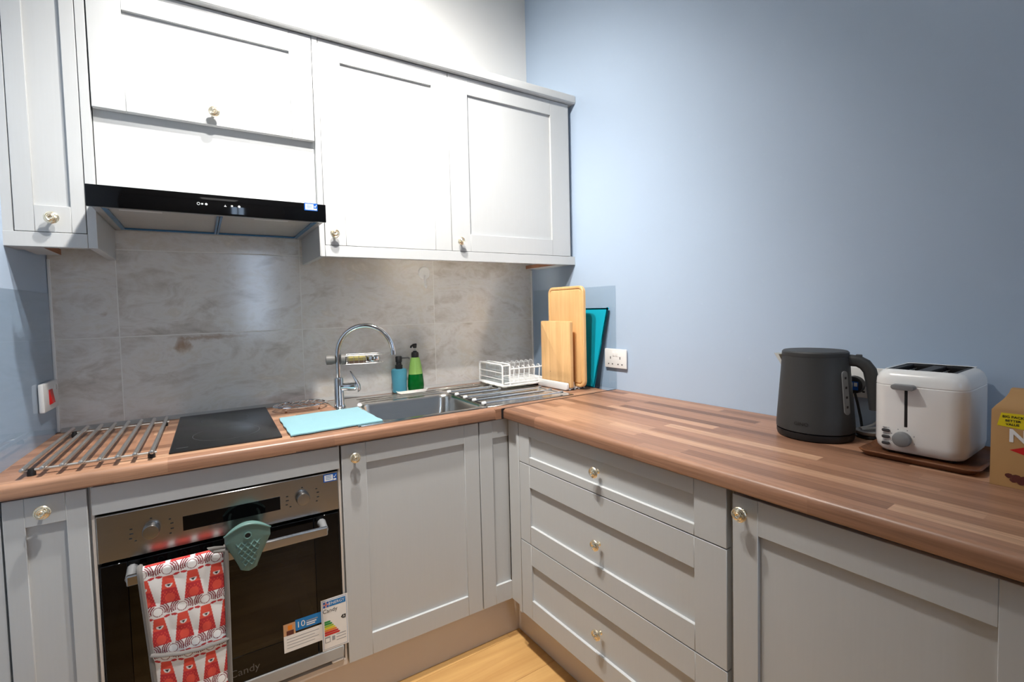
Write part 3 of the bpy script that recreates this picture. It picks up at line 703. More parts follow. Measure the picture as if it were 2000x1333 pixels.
def roll(u, v):
    # v 0..1 : front hang up to bar, over it, and down behind
    La = TOPZ-0.012-BOTZ; Lb = PI*0.0115; Lc = 0.24; s = v*(La+Lb+Lc)
    puff = 0.0020*abs(math.sin(u*PI*4))*abs(math.sin(s*46+u*3))+0.003*math.sin(u*PI)
    if s < La: z = BOTZ+s; d = 0.6535; nd = 1
    elif s < La+Lb:
        a = (s-La)/0.0115; z = TOPZ-0.0118+0.0115*math.sin(a); d = 0.6420+0.0115*math.cos(a); puff *= math.cos(a)
    else: z = TOPZ-0.0118-(s-La-Lb); d = 0.6305-0.004*((s-La-Lb)/0.2); puff = -0.001
    zz = max(z, BOTZ)
    return (edge_l(zz)+(edge_r(zz)-edge_l(zz))*u, -d-puff, z)
LT = (TOPZ-0.012-BOTZ)+PI*0.0115+0.24
cloth_sheet('glove_strip', t, roll, 150, 640, lambda u, v: deer(u*0.184, BOTZ+v*LT, (0.0546, 0.6098)), 'fabric', 0.004)
# lower pocket, lying on top of the strip
PT = 0.437
def pk(u, v):
    z = BOTZ+(PT+0.010*(1-2*u)-0.008*math.sin(PI*u)-BOTZ)*v
    puff = 0.0025*abs(math.sin(u*PI*4))*abs(math.sin(z*46))+0.006*math.sin(u*PI)
    return (edge_l(z)+(edge_r(z)-edge_l(z))*u, -0.6625-puff, z)
def pk2(u, v):
    z = PT+0.003+(TOPZ-0.016-PT)*v
    puff = 0.0030*abs(math.sin(u*PI*4))*abs(math.sin(z*46+u))+0.005*math.sin(u*PI)*(1-v)
    return (edge_l(z)+(edge_r(z)-edge_l(z))*u, -0.6575-puff, z)
cloth_sheet('pocket', t, pk, 150, 300, lambda u, v: deer(u*0.184, BOTZ+(PT-BOTZ)*v, (0.0310, 0.3970)), 'fabric', 0.003)
g = G(); g.tube([pk(k/20, 1.0) for k in range(21)], 0.0062, 8, flat=0.6); g.part('pocket_binding', 'bind', t, 'grey binding across the pocket')
for e in (edge_l, edge_r):
    g = G(); pts = []
    for k in range(30): z = BOTZ+(TOPZ-0.012-BOTZ)*k/29; pts.append((e(z), -0.6570-(0.005 if z < PT else 0), z))
    for k in range(1, 7): a = PI*k/6; pts.append((e(TOPZ), -0.6430-0.0125*math.cos(a), TOPZ-0.012+0.0130*math.sin(a)))
    g.tube(pts, 0.0062, 8); g.part('edge_binding', 'bind', t, 'grey edge binding')
g = G(); g.tube([(-1.513, -0.6610, 0.668), (-1.522, -0.664, 0.679), (-1.510, -0.664, 0.677), (-1.486, -0.662, 0.671)], 0.0055, 8, flat=0.5); g.tube([(-1.512, -0.6630, 0.668), (-1.486, -0.6630, 0.664)], 0.005, 8); g.part('hanging_loop', 'bind', t, 'grey hanging loop')

# ------------------------------------------------------------------ silicone pinch mitt
t = thing('pinch_mitt', 'sage green silicone pinch mitt hooked over the oven handle', 'oven mitt', 'base', (-1.432, -0.655, 0.59))
def mitt_half(v):     # half width, v=0 tip, 1 top edge
    return 0.019+0.036*min(1, max(0, (v-0.02)/0.78))**1.15 if v > 0.05 else 0.019*math.sqrt(max(0.0, v/0.05))*0.98+0.0003
NU, NV = 84, 110; loops = []
def mitt_pt(u, v, side):
    hw = mitt_half(v); x = -1.4325+0.0015*v+hw*u
    z = 0.592+v*0.110+0.022*max(0.0, 1-u*u)*max(0.0, (v-0.55)/0.45)**1.5-0.006*u*u*v
    bul = math.sqrt(max(0.0, 1-u**2))*(0.007+0.012*v)
    d = 0.656+bul if side else 0.6525
    if side and 0.10 < v < 0.74 and abs(u) < 0.62:      # raised lattice on the grip
        a = (x+1.4325)*420; b = (z-0.6)*330
        e = max(0.0, math.cos(a+b))**4+max(0.0, math.cos(a-b))**4
        f = min(1, (v-0.10)/0.06, (0.74-v)/0.06, (0.62-abs(u))/0.1)
        d += 0.0030*min(1.0, e)*max(0, f)
    return (x, -d, z)
g = G(); V = []; F = []
for j in range(NV+1):
    for i in range(NU+1): V.append(mitt_pt(-1+2*i/NU, j/NV, True))
n = NU+1
for j in range(NV):
    for i in range(NU): F.append((j*n+i, j*n+i+1, (j+1)*n+i+1, (j+1)*n+i))
k0 = len(V)
for j in range(NV+1):
    for i in range(NU+1): V.append(mitt_pt(-1+2*i/NU, j/NV, False))
for j in range(NV):
    for i in range(NU): F.append((k0+j*n+i, k0+(j+1)*n+i, k0+(j+1)*n+i+1, k0+j*n+i+1))
for i in range(NU): F.append((NV*n+i, k0+NV*n+i, k0+NV*n+i+1, NV*n+i+1)); 
for j in range(NV):
    F.append((j*n, k0+j*n, k0+(j+1)*n, (j+1)*n)); F.append((j*n+NU, (j+1)*n+NU, k0+(j+1)*n+NU, k0+j*n+NU))
g.add(V, F); body = g.part('mitt_body', 'mitt', t)
g = G(); g.tube([tuple(Vector(mitt_pt(-1+2*i/24, 1.0, True))+Vector((0, -0.0005, 0))) for i in range(25)], 0.0028, 8); g.part('rim', 'mitt', t)
g = G(); g.lathe([(0.0095, 0.6715), (0.0095, 0.6765), (0.0070, 0.6765), (0.0068, 0.674)], (-1.432, 0, 0.694), 20, 'y', False, False); g.part('eyelet', 'mitt', t)
g = G(); g.lathe([(0.0070, 0.673), (0.0070, 0.6742)], (-1.432, 0, 0.694), 20, 'y'); g.part('eyelet_hole', 'ink', t, 'black hanging hole')
g = G()
for sx in (-1, 1):
    g.tube([(-1.4325+sx*0.034, -0.654, 0.70), (-1.4325+sx*0.038, -0.640, 0.696), (-1.4325+sx*0.040, -0.622, 0.680), (-1.4325+sx*0.036, -0.614, 0.655)], 0.004, 8)
g.tube([(-1.4325-0.036+0.0072*k, -0.616, 0.658+0.020*math.sin(PI*k/10)) for k in range(11)], 0.004, 8)
g.part('back_pocket', 'mitt', t)

# ------------------------------------------------------------------ hob
t = thing('hob', 'black ceramic two-zone hob set into the worktop', 'hob', 'base', (-1.464, -0.28, 0.910))
g = G(); P = rrect(-1.6050, -1.3230, -0.5420, -0.0140, 0.004, 3); g.loft([at_z(P, 0.9102), at_z(P, 0.9135), at_z(rrect(-1.6035, -1.3245, -0.5405, -0.0155, 0.004, 3), 0.9148)]); gl = g.part('glass_plate', 'hob', t)
for cy, r in ((-0.385, 0.092), (-0.155, 0.073)):
    g = G(); c = [(-1.464+r*math.cos(2*PI*k/48), cy+r*math.sin(2*PI*k/48)) for k in range(48)]; c2 = [(-1.464+(r-0.0014)*math.cos(2*PI*k/48), cy+(r-0.0014)*math.sin(2*PI*k/48)) for k in range(48)]
    g.loft([at_z(c, 0.91495), at_z(c2, 0.91495)], False, False); g.part('zone_ring', 'hobring', gl, 'faint printed cooking zone ring', recalc=False)
g = G(); g.box(-1.590, -1.562, -0.507, -0.5035, 0.9148, 0.9150); g.part('logo_strip', 'hobring', gl, 'faint small printed mark')

# ------------------------------------------------------------------ steel rod trivet
t = thing('rod_trivet', 'expanding steel rod trivet with black feet on the worktop, left of the hob', 'trivet', 'base', (-1.76, -0.33, 0.910))
rod = G(); rod.tube([(0, 0.243, 0), (0, 0.2415, 0), (0, -0.2415, 0), (0, -0.243, 0)], [0.003, 0.0052, 0.0052, 0.003], 12); rodm = rod.mesh('rod', 'wire')
for k in range(8):
    x = -1.885+0.0352*k
    inst(rodm, 'rod', t, (x+0.0, -0.334, 0.9315))
for y in (-0.545, -0.128): G().cyl((-1.892, y, 0.9228), (-1.630, y, 0.9228), 0.0036, 10).part('crossbar', 'wire', t)
ft = G(); ft.lathe([(0.0085, 0.0), (0.0085, 0.009), (0.006, 0.0168)], (0, 0, 0), 12); ftm = ft.mesh('rubber_foot', 'black')
for x in (-1.876, -1.642):
    for y in (-0.545, -0.128): inst(ftm, 'rubber_foot', t, (x, y, 0.9100))

# ------------------------------------------------------------------ chrome wire trivet by the wall
t = thing('wire_trivet', 'small chrome leaf-shaped wire trivet by the tiles, behind the turquoise cloth', 'trivet', 'base', (-1.21, -0.13, 0.910))
g = G()
def oval(cx, cy, a, b, z, ph=0.0, n=28): return [(cx+a*math.cos(2*PI*k/n+ph), cy+b*math.sin(2*PI*k/n+ph), z) for k in range(n)]
g.tube(oval(-1.21, -0.125, 0.096, 0.068, 0.929), 0.0034, 6, closed=True)
g.part('rim_wire', 'chrome', t)
g = G(); g.tube([(-1.306, -0.140, 0.929), (-1.21, -0.127, 0.931), (-1.114, -0.108, 0.929)], 0.0022, 6)
for k in range(-3, 4):
    x = -1.21+0.026*k; w = 0.066*math.sqrt(max(0, 1-(0.026*k/0.096)**2))
    g.tube([(x-0.012, -0.127+0.003*k, 0.930), (x+0.012, -0.125+w*0.92, 0.930)], 0.0028, 6); g.tube([(x-0.012, -0.127+0.003*k, 0.930), (x+0.012, -0.125-w*0.92, 0.930)], 0.0028, 6)
g.part('leaf_veins', 'chrome', t)
for x, y in ((-1.268, -0.172), (-1.150, -0.172), (-1.268, -0.078), (-1.150, -0.078)):
    f = G().tube([(x, y, 0.929), (x, y, 0.914)], 0.002, 6).part('foot', 'chrome', t); G().lathe([(0.004, 0.9100), (0.004, 0.9150), (0.002, 0.917)], (x, y, 0), 8).part('foot_cap', 'traywood', f)

# ------------------------------------------------------------------ turquoise cloth
g = G(); NX, NY = 44, 40; V, F = [], []
c00, c10, c11, c01 = Vector((-1.302, -0.556)), Vector((-1.012, -0.534)), Vector((-1.026, -0.262)), Vector((-1.304, -0.276))
def cl(u, v, top):
    p = c00*(1-u)*(1-v)+c10*u*(1-v)+c11*u*v+c01*(1-u)*v
    e = min(u, 1-u, v, 1-v); w = math.sin(u*23+v*3)*0.0015*max(0, 1-min(v, 1-v)*12)+math.sin(v*21)*0.0012*max(0, 1-min(u, 1-u)*12)
    p = p+Vector((w, w))
    r = min(1.0, e/0.03); h = 0.0030+0.0022*math.sqrt(max(0.0, 1-(1-r)**2))+0.0010*math.sin(u*9+v*4)*math.sin(v*7)+0.0011
    if u < 0.04 and v > 0.96: p = p+Vector((0.008, -0.008))*0
    return (p.x, p.y, 0.9105+0.0024+(h if top else 0.0002))
for top in (True, False):
    for j in range(NY+1):
        for i in range(NX+1): V.append(cl(i/NX, j/NY, top))
n = NX+1; K = (NX+1)*(NY+1)
for j in range(NY):
    for i in range(NX):
        F.append((j*n+i, j*n+i+1, (j+1)*n+i+1, (j+1)*n+i)); F.append((K+j*n+i, K+(j+1)*n+i, K+(j+1)*n+i+1, K+j*n+i+1))
for i in range(NX): F.append((i, K+i, K+i+1, i+1)); F.append((NY*n+i, NY*n+i+1, K+NY*n+i+1, K+NY*n+i))
for j in range(NY): F.append((j*n, (j+1)*n, K+(j+1)*n, K+j*n)); F.append((j*n+NX, K+j*n+NX, K+(j+1)*n+NX, (j+1)*n+NX))
g.add(V, F); g.top('cleaning_cloth', 'cloth', 'folded turquoise microfibre cloth lying between hob and sink', 'cloth', 'base', (-1.16, -0.41, 0.9105), ang=60)

# ------------------------------------------------------------------ sink
t = thing('sink', 'stainless steel sink with one bowl and a ridged drainer on its right', 'sink', 'base', (-0.65, -0.29, 0.910))
g = G(); n = 6; zr = 0.9125
bo = rrect(-1.0100, -0.6180, -0.5290, -0.2050, 0.046, n)
g.loft([at_z(rrect(-1.1000, -0.6175, -0.5520, -0.0360, 0.012, n), 0.9102), at_z(rrect(-1.0995, -0.6175, -0.5515, -0.0365, 0.012, n), zr), at_z(rrect(-1.0120, -0.6160, -0.5310, -0.2030, 0.048, n), zr), at_z(bo, zr-0.002), at_z(rrect(-1.006, -0.622, -0.525, -0.209, 0.046, n), zr-0.012), at_z(rrect(-0.998, -0.630, -0.517, -0.217, 0.050, n), 0.785), at_z(rrect(-0.978, -0.650, -0.497, -0.237, 0.050, n), 0.762), at_z(rrect(-0.90, -0.73, -0.42, -0.31, 0.03, n), 0.757)], False, True)
g.part('bowl', 'sinkst', t)
g = G(); g.lathe([(0.038, 0.757), (0.040, 0.7595), (0.030, 0.7590), (0.012, 0.7575)], (-0.815, -0.365, 0), 24); g.part('waste', 'chrome', t)
g = G()
g.box(-0.6175, -0.2000, -0.5520, -0.0360, 0.9102, 0.9110); g.box(-0.6175, -0.2000, -0.0365, -0.0560, 0.9110, zr, 0.0006, 1); g.box(-0.6175, -0.2000, -0.5370, -0.5520, 0.9110, zr, 0.0006, 1); g.box(-0.2160, -0.2000, -0.056, -0.537, 0.9110, zr, 0.0006, 1)
for k in range(8):
    y = -0.10-0.052*k; g.tube([(-0.600, y, 0.9112), (-0.590, y, 0.9124), (-0.260, y, 0.9124), (-0.250, y, 0.9112)], 0.0042, 8, flat=0.45)
g.part('drainer', 'sinkst', t)
g = G()
for y in (-0.085, -0.125, -0.165): g.tube([(-0.985, y, 0.9124), (-0.970, y, 0.9136), (-0.640, y, 0.9136), (-0.625, y, 0.9124)], 0.004, 8, flat=0.5)
g.part('ledge_ridges', 'sinkst', t)
t = thing('drying_rack', 'steel rods with white rubber ends laid over the drainer right of the bowl', 'drying rack', 'base', (-0.42, -0.36, 0.914))
for k in range(5):
    y = -0.200-0.0785*k
    xe = -0.400 if k < 2 else -0.235
    r = G().cyl((-0.612, y, 0.9195), (xe, y, 0.9195), 0.0032, 10).part('rod', 'chrome', t)
    G().lathe([(0.0048, 0), (0.0064, 0.002), (0.0064, 0.014), (0.0042, 0.017)], (-0.604, y, 0.9205), 12, 'x').part('end_cap', 'wplas', r, 'white rubber end cap')
    G().lathe([(0.0048, 0), (0.0060, 0.002), (0.0060, 0.012), (0.0042, 0.014)], (xe+0.006, y, 0.9201), 12, 'x').part('end_cap', 'mgrey', r, 'grey rubber end cap')
G().box(-0.6135, -0.607, -0.188, -0.524, 0.9131, 0.9165, 0.001).part('edge_strip', 'black', t, 'black edge strip')
G().lathe([(0.006, 0.9126), (0.0095, 0.9150), (0.0095, 0.9200), (0.006, 0.9245), (0.002, 0.9255)], (-1.012, -0.236, 0), 16).top('rubber_stopper', 'wplas', 'small white rubber stopper at the back left corner of the sink bowl', 'stopper', 'base', (-1.012, -0.236, 0.9126))

# ------------------------------------------------------------------ tap
TP = Vector((-1.0765, -0.188)); th = math.radians(-30); dx, dy = math.cos(th), math.sin(th)
t = thing('mixer_tap', 'tall chrome mixer tap with a swan-neck spout behind the sink bowl', 'tap', 'base', (TP.x, TP.y, 0.9125))
g = G(); g.lathe([(0.0215, 0.9126), (0.0225, 0.915), (0.0195, 0.920), (0.0180, 0.924), (0.0175, 1.020), (0.0170, 1.026), (0.0120, 1.028)], (TP.x, TP.y, 0), 28); g.part('body', 'chrome', t)
R = 0.1075; pts = [(TP.x, TP.y, 1.02), (TP.x, TP.y, 1.07), (TP.x, TP.y, 1.118)]
for k in range(1, 25):
    a = PI*k/24*0.985; s = R-R*math.cos(a); pts.append((TP.x+dx*s, TP.y+dy*s, 1.118+R*math.sin(a)*1.02))
g = G(); g.tube(pts, 0.0098, 14); e = Vector(pts[-1]); g.tube([e+Vector((0, 0, 0.006)), e-Vector((0, 0, 0.012))], 0.0108, 14); g.part('spout', 'chrome', t)
g = G(); la = math.radians(-24); lx, ly = math.cos(la), math.sin(la)
g.tube([(TP.x+lx*s, TP.y+ly*s, 0.990) for s in (0.008, 0.030, 0.034, 0.062, 0.066)], [0.0150, 0.0150, 0.0160, 0.0160, 0.012], 18)
hd = g.part('lever_hub', 'chrome', t)
g = G(); A = Vector((TP.x+lx*0.0665, TP.y+ly*0.0665, 0)); sv = Vector((-ly, lx, 0))
L = []
for z, o, w, th_ in ((0.968, 0.006, 0.006, 0.003), (0.975, 0.010, 0.014, 0.006), (0.995, 0.008, 0.0155, 0.007), (1.020, -0.004, 0.013, 0.005), (1.046, -0.018, 0.010, 0.0035), (1.052, -0.022, 0.006, 0.002)):
    c = A+Vector((lx, ly, 0))*o+Vector((0, 0, z)); L.append([c+sv*w*math.cos(2*PI*k/12)+Vector((lx, ly, 0.15))*th_*math.sin(2*PI*k/12) for k in range(12)])
g.loft(L); g.part('lever', 'chrome', t)

# caddy clipped round the spout
ca = math.radians(-14); ux, uy = math.cos(ca), math.sin(ca)
def cad(s, w, z): return (TP.x+ux*s-uy*w, TP.y+uy*s+ux*w, z)
t = thing('tap_caddy', 'grey clip-on wire caddy hanging from the tap spout', 'caddy', 'base', (TP.x, TP.y, 1.078))
g = G(); g.tube([cad(s, 0, 1.0985) for s in (-0.044, -0.042, -0.024, -0.010)], [0.014, 0.0195, 0.0195, 0.016], 16); g.tube([cad(s, 0, 1.0985) for s in (0.0108, 0.013, 0.028, 0.030)], [0.018, 0.021, 0.021, 0.018], 16); g.part('clamp', 'clampg', t)
g = G()
def ring(z, s0, s1, w, n=10):
    P = []
    for k in range(n+1): a = -PI/2+PI*k/n; P.append(cad(s1-w+w*math.cos(a), w*math.sin(a), z))
    P += [cad(s0, w, z), cad(s0, -w, z)]; return P
g.tube(ring(1.113, 0.030, 0.178, 0.034), 0.0014, 6, closed=True); g.tube(ring(1.080, 0.030, 0.170, 0.030), 0.0012, 6, closed=True)
for k in range(7):
    s = 0.040+0.019*k
    for w in (-1, 1): g.tube([cad(s, w*0.034, 1.113), cad(s, w*0.030, 1.080)], 0.0009, 5)
    g.tube([cad(s, -0.030, 1.080), cad(s, 0.030, 1.080)], 0.0009, 5)
g.part('wire_basket', 'wire', t)
g = G(); L = []
for z, m in ((1.0815, 0.003), (1.084, 0.0), (1.104, 0.0), (1.107, 0.003)): L.append([Vector(cad(p[0], p[1], z)) for p in rrect(0.036+m, 0.104-m, -0.026+m, 0.026-m, 0.005, 3)])
g.loft(L); s_ = g.top('sponge', 'sponge', 'yellow washing-up sponge with a dark scouring side in the tap caddy', 'sponge', 'base', (TP.x, TP.y, 1.08))
g = G(); L = []
for z, m in ((1.0812, -0.0008), (1.092, -0.0010)): L.append([Vector(cad(p[0], p[1], z)) for p in rrect(0.036+m, 0.104-m, -0.026+m, 0.026-m, 0.005, 3)])
g.loft(L); g.part('scouring_side', 'scour', s_, 'dark brown scouring side')
g = G(); c = cad(0.134, 0.0, 0)
g.lathe([(0.012, 1.0815), (0.024, 1.086), (0.027, 1.098), (0.025, 1.1035), (0.022, 1.0985), (0.012, 1.092)], (c[0], c[1], 0), 20); g.top('sink_strainer', 'chrome', 'shiny round sink strainer lying in the tap caddy beside the sponge', 'strainer', 'base', (c[0], c[1], 1.0815))

# ------------------------------------------------------------------ soap bottles on their tray
g = G(); P0, P1 = rrect(-0.802, -0.675, -0.096, -0.022, 0.012, 4), rrect(-0.812, -0.665, -0.104, -0.014, 0.014, 4); P2 = rrect(-0.808, -0.669, -0.100, -0.018, 0.012, 4)
g.loft([at_z(P0, 0.9140), at_z(P1, 0.9280), at_z(P2, 0.9280), at_z(rrect(-0.800, -0.677, -0.094, -0.024, 0.011, 4), 0.9180)]); g.top('soap_tray', 'wplas', 'shallow white tray under the two soap bottles', 'tray', 'base', (-0.74, -0.06, 0.914))
bx, by = -0.787, -0.058
t = thing('soap_dispenser', 'matt teal soap dispenser with a black pump, left on the white tray', 'soap bottle', 'base', (bx, by, 0.918))
g = G(); g.lathe([(0.026, 0.9185), (0.031, 0.921), (0.0345, 1.012), (0.0325, 1.0205), (0.026, 1.0235)], (bx, by, 0), 32); g.part('bottle', 'soapblue', t)
g = G(); g.lathe([(0.0155, 1.0235), (0.0160, 1.040), (0.0120, 1.042), (0.0115, 1.052), (0.0140, 1.055), (0.0145, 1.076), (0.0125, 1.079)], (bx, by, 0), 20); g.tube([(bx+0.008, by, 1.070), (bx+0.040, by-0.010, 1.070), (bx+0.047, by-0.012, 1.067)], 0.0034, 8); g.part('pump', 'black', t)
bx, by = -0.7105, -0.060
t = thing('soap_bottle', 'clear green washing-up liquid bottle with a black pump, right on the white tray', 'soap bottle', 'base', (bx, by, 0.918))
def ob(r, z, k=0.72, n=28): return [(bx+r*math.cos(2*PI*a/n), by+r*k*math.sin(2*PI*a/n), z) for a in range(n)]
prof = [(0.030, 0.9185), (0.0365, 0.925), (0.0380, 0.940), (0.0370, 0.960), (0.0335, 0.993)]
g = G(); g.loft([ob(r, z) for r, z in prof]+[ob(0.033, 0.9932)]); g.part('liquid', 'gliq', t, 'dark green liquid')
g = G(); g.loft([ob(0.0336, 0.9938), ob(0.0310, 1.012), ob(0.0265, 1.040), ob(0.0225, 1.060), ob(0.0180, 1.069, 0.85), ob(0.0125, 1.071, 1.0)]); g.part('bottle', 'gclear', t)
g = G(); g.lathe([(0.0165, 1.0695), (0.0170, 1.083), (0.0150, 1.0925), (0.0090, 1.094), (0.0088, 1.098)], (bx, by, 0), 20); g.part('collar', 'black', t)
g = G(); g.lathe([(0.0050, 1.098), (0.0050, 1.112)], (bx, by, 0), 12); g.part('pump_stem', 'frost', t)
g = G(); g.lathe([(0.0065, 1.111), (0.0085, 1.114), (0.0090, 1.126), (0.0060, 1.1295)], (bx, by, 0), 14); g.tube([(bx+0.008, by, 1.126), (bx-0.006, by, 1.1255), (bx-0.018, by-0.003, 1.1205), (bx-0.021, by-0.004, 1.113)], [0.0055, 0.0055, 0.0045, 0.0040], 8); g.part('pump', 'black', t)

# ------------------------------------------------------------------ white dish rack
t = thing('dish_rack', 'white wire dish rack with a clear cutlery bin in the corner of the drainer', 'dish rack', 'base', (-0.22, -0.16, 0.9145))
RX0, RX1, RY0, RY1 = -0.372, -0.070, -0.262, -0.048
g = G(); n = 4
g.loft([at_z(rrect(RX0, RX1, RY0-.008, RY1, 0.012, n), 0.9205), at_z(rrect(RX0-.012, RX1, RY0-.020, RY1+.004, 0.014, n), 0.9285), at_z(rrect(RX0-.010, RX1-.002, RY0-.018, RY1+.002, 0.013, n), 0.9320), at_z(rrect(RX0+.004, RX1-.012, RY0-.002, RY1-.008, 0.010, n), 0.9250)]); g.box(-0.36, -0.34, -0.25, -0.06, 0.9148, 0.9206); g.box(-0.12, -0.10, -0.25, -0.06, 0.9148, 0.9206); g.part('drip_tray', 'wplas', t)
for y in (RY0, RY1):
    g = G(); g.tube([(RX0+0.045, y, 1.000), (RX1, y, 1.000)], 0.0036, 8); g.tube([(RX0+0.01, y, 0.938), (RX1, y, 0.938)], 0.0030, 8)
    sg = 1 if y == RY0 else -1
    for k in range(9):
        x = RX0+0.062+0.029*k
        g.tube([(x, y, 0.936), (x-0.003, y, 0.965), (x, y-0.001*sg, 1.000), (x+0.002, y+0.008*sg, 1.010), (x+0.004, y+0.022*sg, 1.009), (x+0.005, y+0.028*sg, 1.000)], 0.0022, 7)
    g.part('side_wires', 'wplas', t)
g = G()
for x in (RX0, RX0+0.040):
    P = [(x, RY0, 0.932)]+[(x, RY0+0.012*(1-math.cos(a*PI/8)), 1.010+0.012*math.sin(a*PI/8)) for a in range(5)]+[(x, RY1-0.012*(1-math.cos(a*PI/8)), 1.010+0.012*math.sin(a*PI/8)) for a in (4, 3, 2, 1, 0)]+[(x, RY1, 0.932)]
    g.tube(P, 0.0040, 8, closed=True)
for z in (0.955, 0.985):
    for x in (RX0, RX0+0.040): g.tube([(x, RY0, z), (x, RY1, z)], 0.0018, 6)
for y in (RY0, RY1): g.tube([(RX0, y, 1.018), (RX0+0.040, y, 1.018)], 0.0034, 6); g.tube([(RX0, y, 0.972), (RX0+0.040, y, 0.972)], 0.0022, 6)
g.part('end_frame', 'wplas', t)
g = G()
for k in range(8): g.tube([(RX0+0.062+0.029*k, RY0, 0.938), (RX0+0.062+0.029*k, RY1, 0.938)], 0.0018, 6)
g.part('base_wires', 'wplas', t)
g = G(); g.box(RX0+0.003, RX0+0.005, RY0+0.006, RY1-0.006, 0.936, 1.012).box(RX0+0.035, RX0+0.037, RY0+0.006, RY1-0.006, 0.936, 1.012).box(RX0+0.005, RX0+0.035, RY0+0.006, RY0+0.008, 0.936, 1.012).box(RX0+0.005, RX0+0.035, RY1-0.008, RY1-0.006, 0.936, 1.012)
g.part('cutlery_bin', 'frost', t, 'clear plastic cutlery bin')

# ------------------------------------------------------------------ chopping boards and their stand (right frame)
t = thing('board_stand', 'white board stand holding two wooden chopping boards', 'stand', 'right', (-0.13, -0.385, 0.9135))
g = G(); P = rrect(-0.482, -0.282, 0.9140, 0.9440, 0.007, 4); g.slab(P, 'x', -0.1990, -0.1840, 0.002); g.part('front_plate', 'wplas', t)
g = G(); g.box(-0.1845, -0.0850, -0.474, -0.290, 0.9140, 0.9215, 0.002); g.part('base', 'wplas', t)
for k, x in enumerate((-0.145, -0.094)):
    for y in (-0.468, -0.300):
        h = 0.945 if k == 0 else 0.968
        G().tube([(x, y, 0.9205), (x, y, 0.93), (x, y, h)], [0.008, 0.005, 0.0038], 8).part('prong', 'wplas', t)
for k in range(4): G().lathe([(0.0035, 0.9108), (0.006, 0.9125), (0.006, 0.9170), (0.004, 0.9195)], (-0.178+0.028*k, -0.4800, 0), 10).part('foot', 'mgrey', t, 'grey rubber foot')
def board(name, x0, x1, y0, y1, z0, z1, mat, lab, r, groove=False, n=6, bev=0.003):
    t = thing(name, lab, 'chopping board', 'right', ((x0+x1)/2, (y0+y1)/2, z0))
    g = G(); P = rrect(y0, y1, z0, z1, r, n)
    if not groove: g.slab(P, 'x', x0, x1, bev); b = g.part('board', mat, t)
    else:
        def lp(m, x): return [(x, p[0], p[1]) for p in rrect(y0+m, y1-m, z0+m, z1-m, max(0.004, r-m), n)]
        g.loft([lp(0.003, x1), lp(0, x1-0.003), lp(0, x0+0.003), lp(0.003, x0), lp(0.010, x0), lp(0.0125, x0+0.004), lp(0.0165, x0+0.004), lp(0.019, x0+0.0006)]); b = g.part('board', mat, t)
    return t, b
t, b = board('chopping_board', -0.1800, -0.1620, -0.4890, -0.2890, 0.9220, 1.2165, 'acacia', 'short pale wooden chopping board with a knot, front in the stand', 0.006)
g = G(); g.lathe([(0.0022, 0.18005), (0.0008, 0.1806)], (0, -0.352, 0.984), 8, 'x'); kn = g.part('knot', 'knot', b, 'small dark knot')
board('chopping_board', -0.1300, -0.1120, -0.5220, -0.2860, 0.9220, 1.3720, 'bamboo', 'tall round-cornered wooden chopping board with a juice groove, behind the short one', 0.030, True)
# teal mat leaning on the wall
t = thing('cutting_mat', 'teal plastic cutting board leaning on the blue wall beside the socket', 'chopping board', 'right', (-0.045, -0.44, 0.9105))
g = G(); L = []
out = []
def cor(y, z, dy, dz, r=0.010):
    return [(y+dy*r*(1-math.sin(k*PI/8)), z+dz*r*(1-math.cos(k*PI/8))) for k in range(5)]
pts = cor(-0.562, 1.274, 1, -1)+cor(-0.335, 1.274, -1, -1)[::-1]+cor(-0.352, 0.9115, -1, 1, 0.006)+cor(-0.505, 0.9115, 1, 1, 0.006)[::-1]
def lean(p, o): s = (p[1]-0.9115)/(1.274-0.9115); return (-0.054+0.042*s+o, p[0], p[1])
g.loft([[lean(p, -0.003) for p in pts], [lean(p, 0.0025) for p in pts]]); g.part('board', 'teal', t)

# ------------------------------------------------------------------ sockets, switch, hook
def double_socket(name, lab, y0, y1, z0, z1, grp=None):
    t = thing(name, lab, 'socket', 'right', (0, (y0+y1)/2, z0), group=grp)
    ya, yb = min(y0, y1), max(y0, y1); w = yb-ya
    g = G(); g.slab(rrect(ya, yb, z0, z1, 0.004, 3), 'x', -0.0045, -0.0130, 0.0025); g.part('face_plate', 'wplas', t)
    for q in (0.28, 0.72):
        yc = yb-w*q
        sy = yb-w*(0.43 if q < 0.5 else 0.57)
        g = G(); g.box(-0.0125, -0.0150, sy-0.006, sy+0.006, z1-0.032, z1-0.012, 0.001); g.part('rocker', 'white', t)
        g = G(); g.box(-0.0128, -0.0134, yc-0.0022, yc+0.0022, z1-0.045, z1-0.034).box(-0.0128, -0.0134, yc-0.014, yc-0.008, z0+0.0145, z0+0.0195).box(-0.0128, -0.0134, yc+0.008, yc+0.014, z0+0.0145, z0+0.0195); g.part('pin_slots', 'dgrey', t, 'dark pin slots')
    return t
double_socket('wall_socket', 'white double wall socket next to the teal board, nothing plugged in', -0.533, -0.656, 1.006, 1.090)
double_socket('wall_socket', 'white double wall socket hidden behind kettle and toaster', -1.452, -1.603, 1.006, 1.092)
t = thing('cooker_switch', 'white cooker switch with a red rocker on the left wall', 'switch', 'left', (-1.9412, -0.105, 1.003))
g = G(); g.slab(rrect(-0.175, -0.032, 1.004, 1.090, 0.004, 3), 'x', -1.9368, -1.9240, 0.003); g.part('face_plate', 'wplas', t)
g = G(); g.box(-1.925, -1.9215, -0.128, -0.098, 1.022, 1.068, 0.001); g.prism([(-1.9215, 1.024), (-1.9215, 1.066), (-1.9165, 1.026)], 'y', -0.126, -0.100); g.part('rocker', 'red', t, 'red switch rocker')
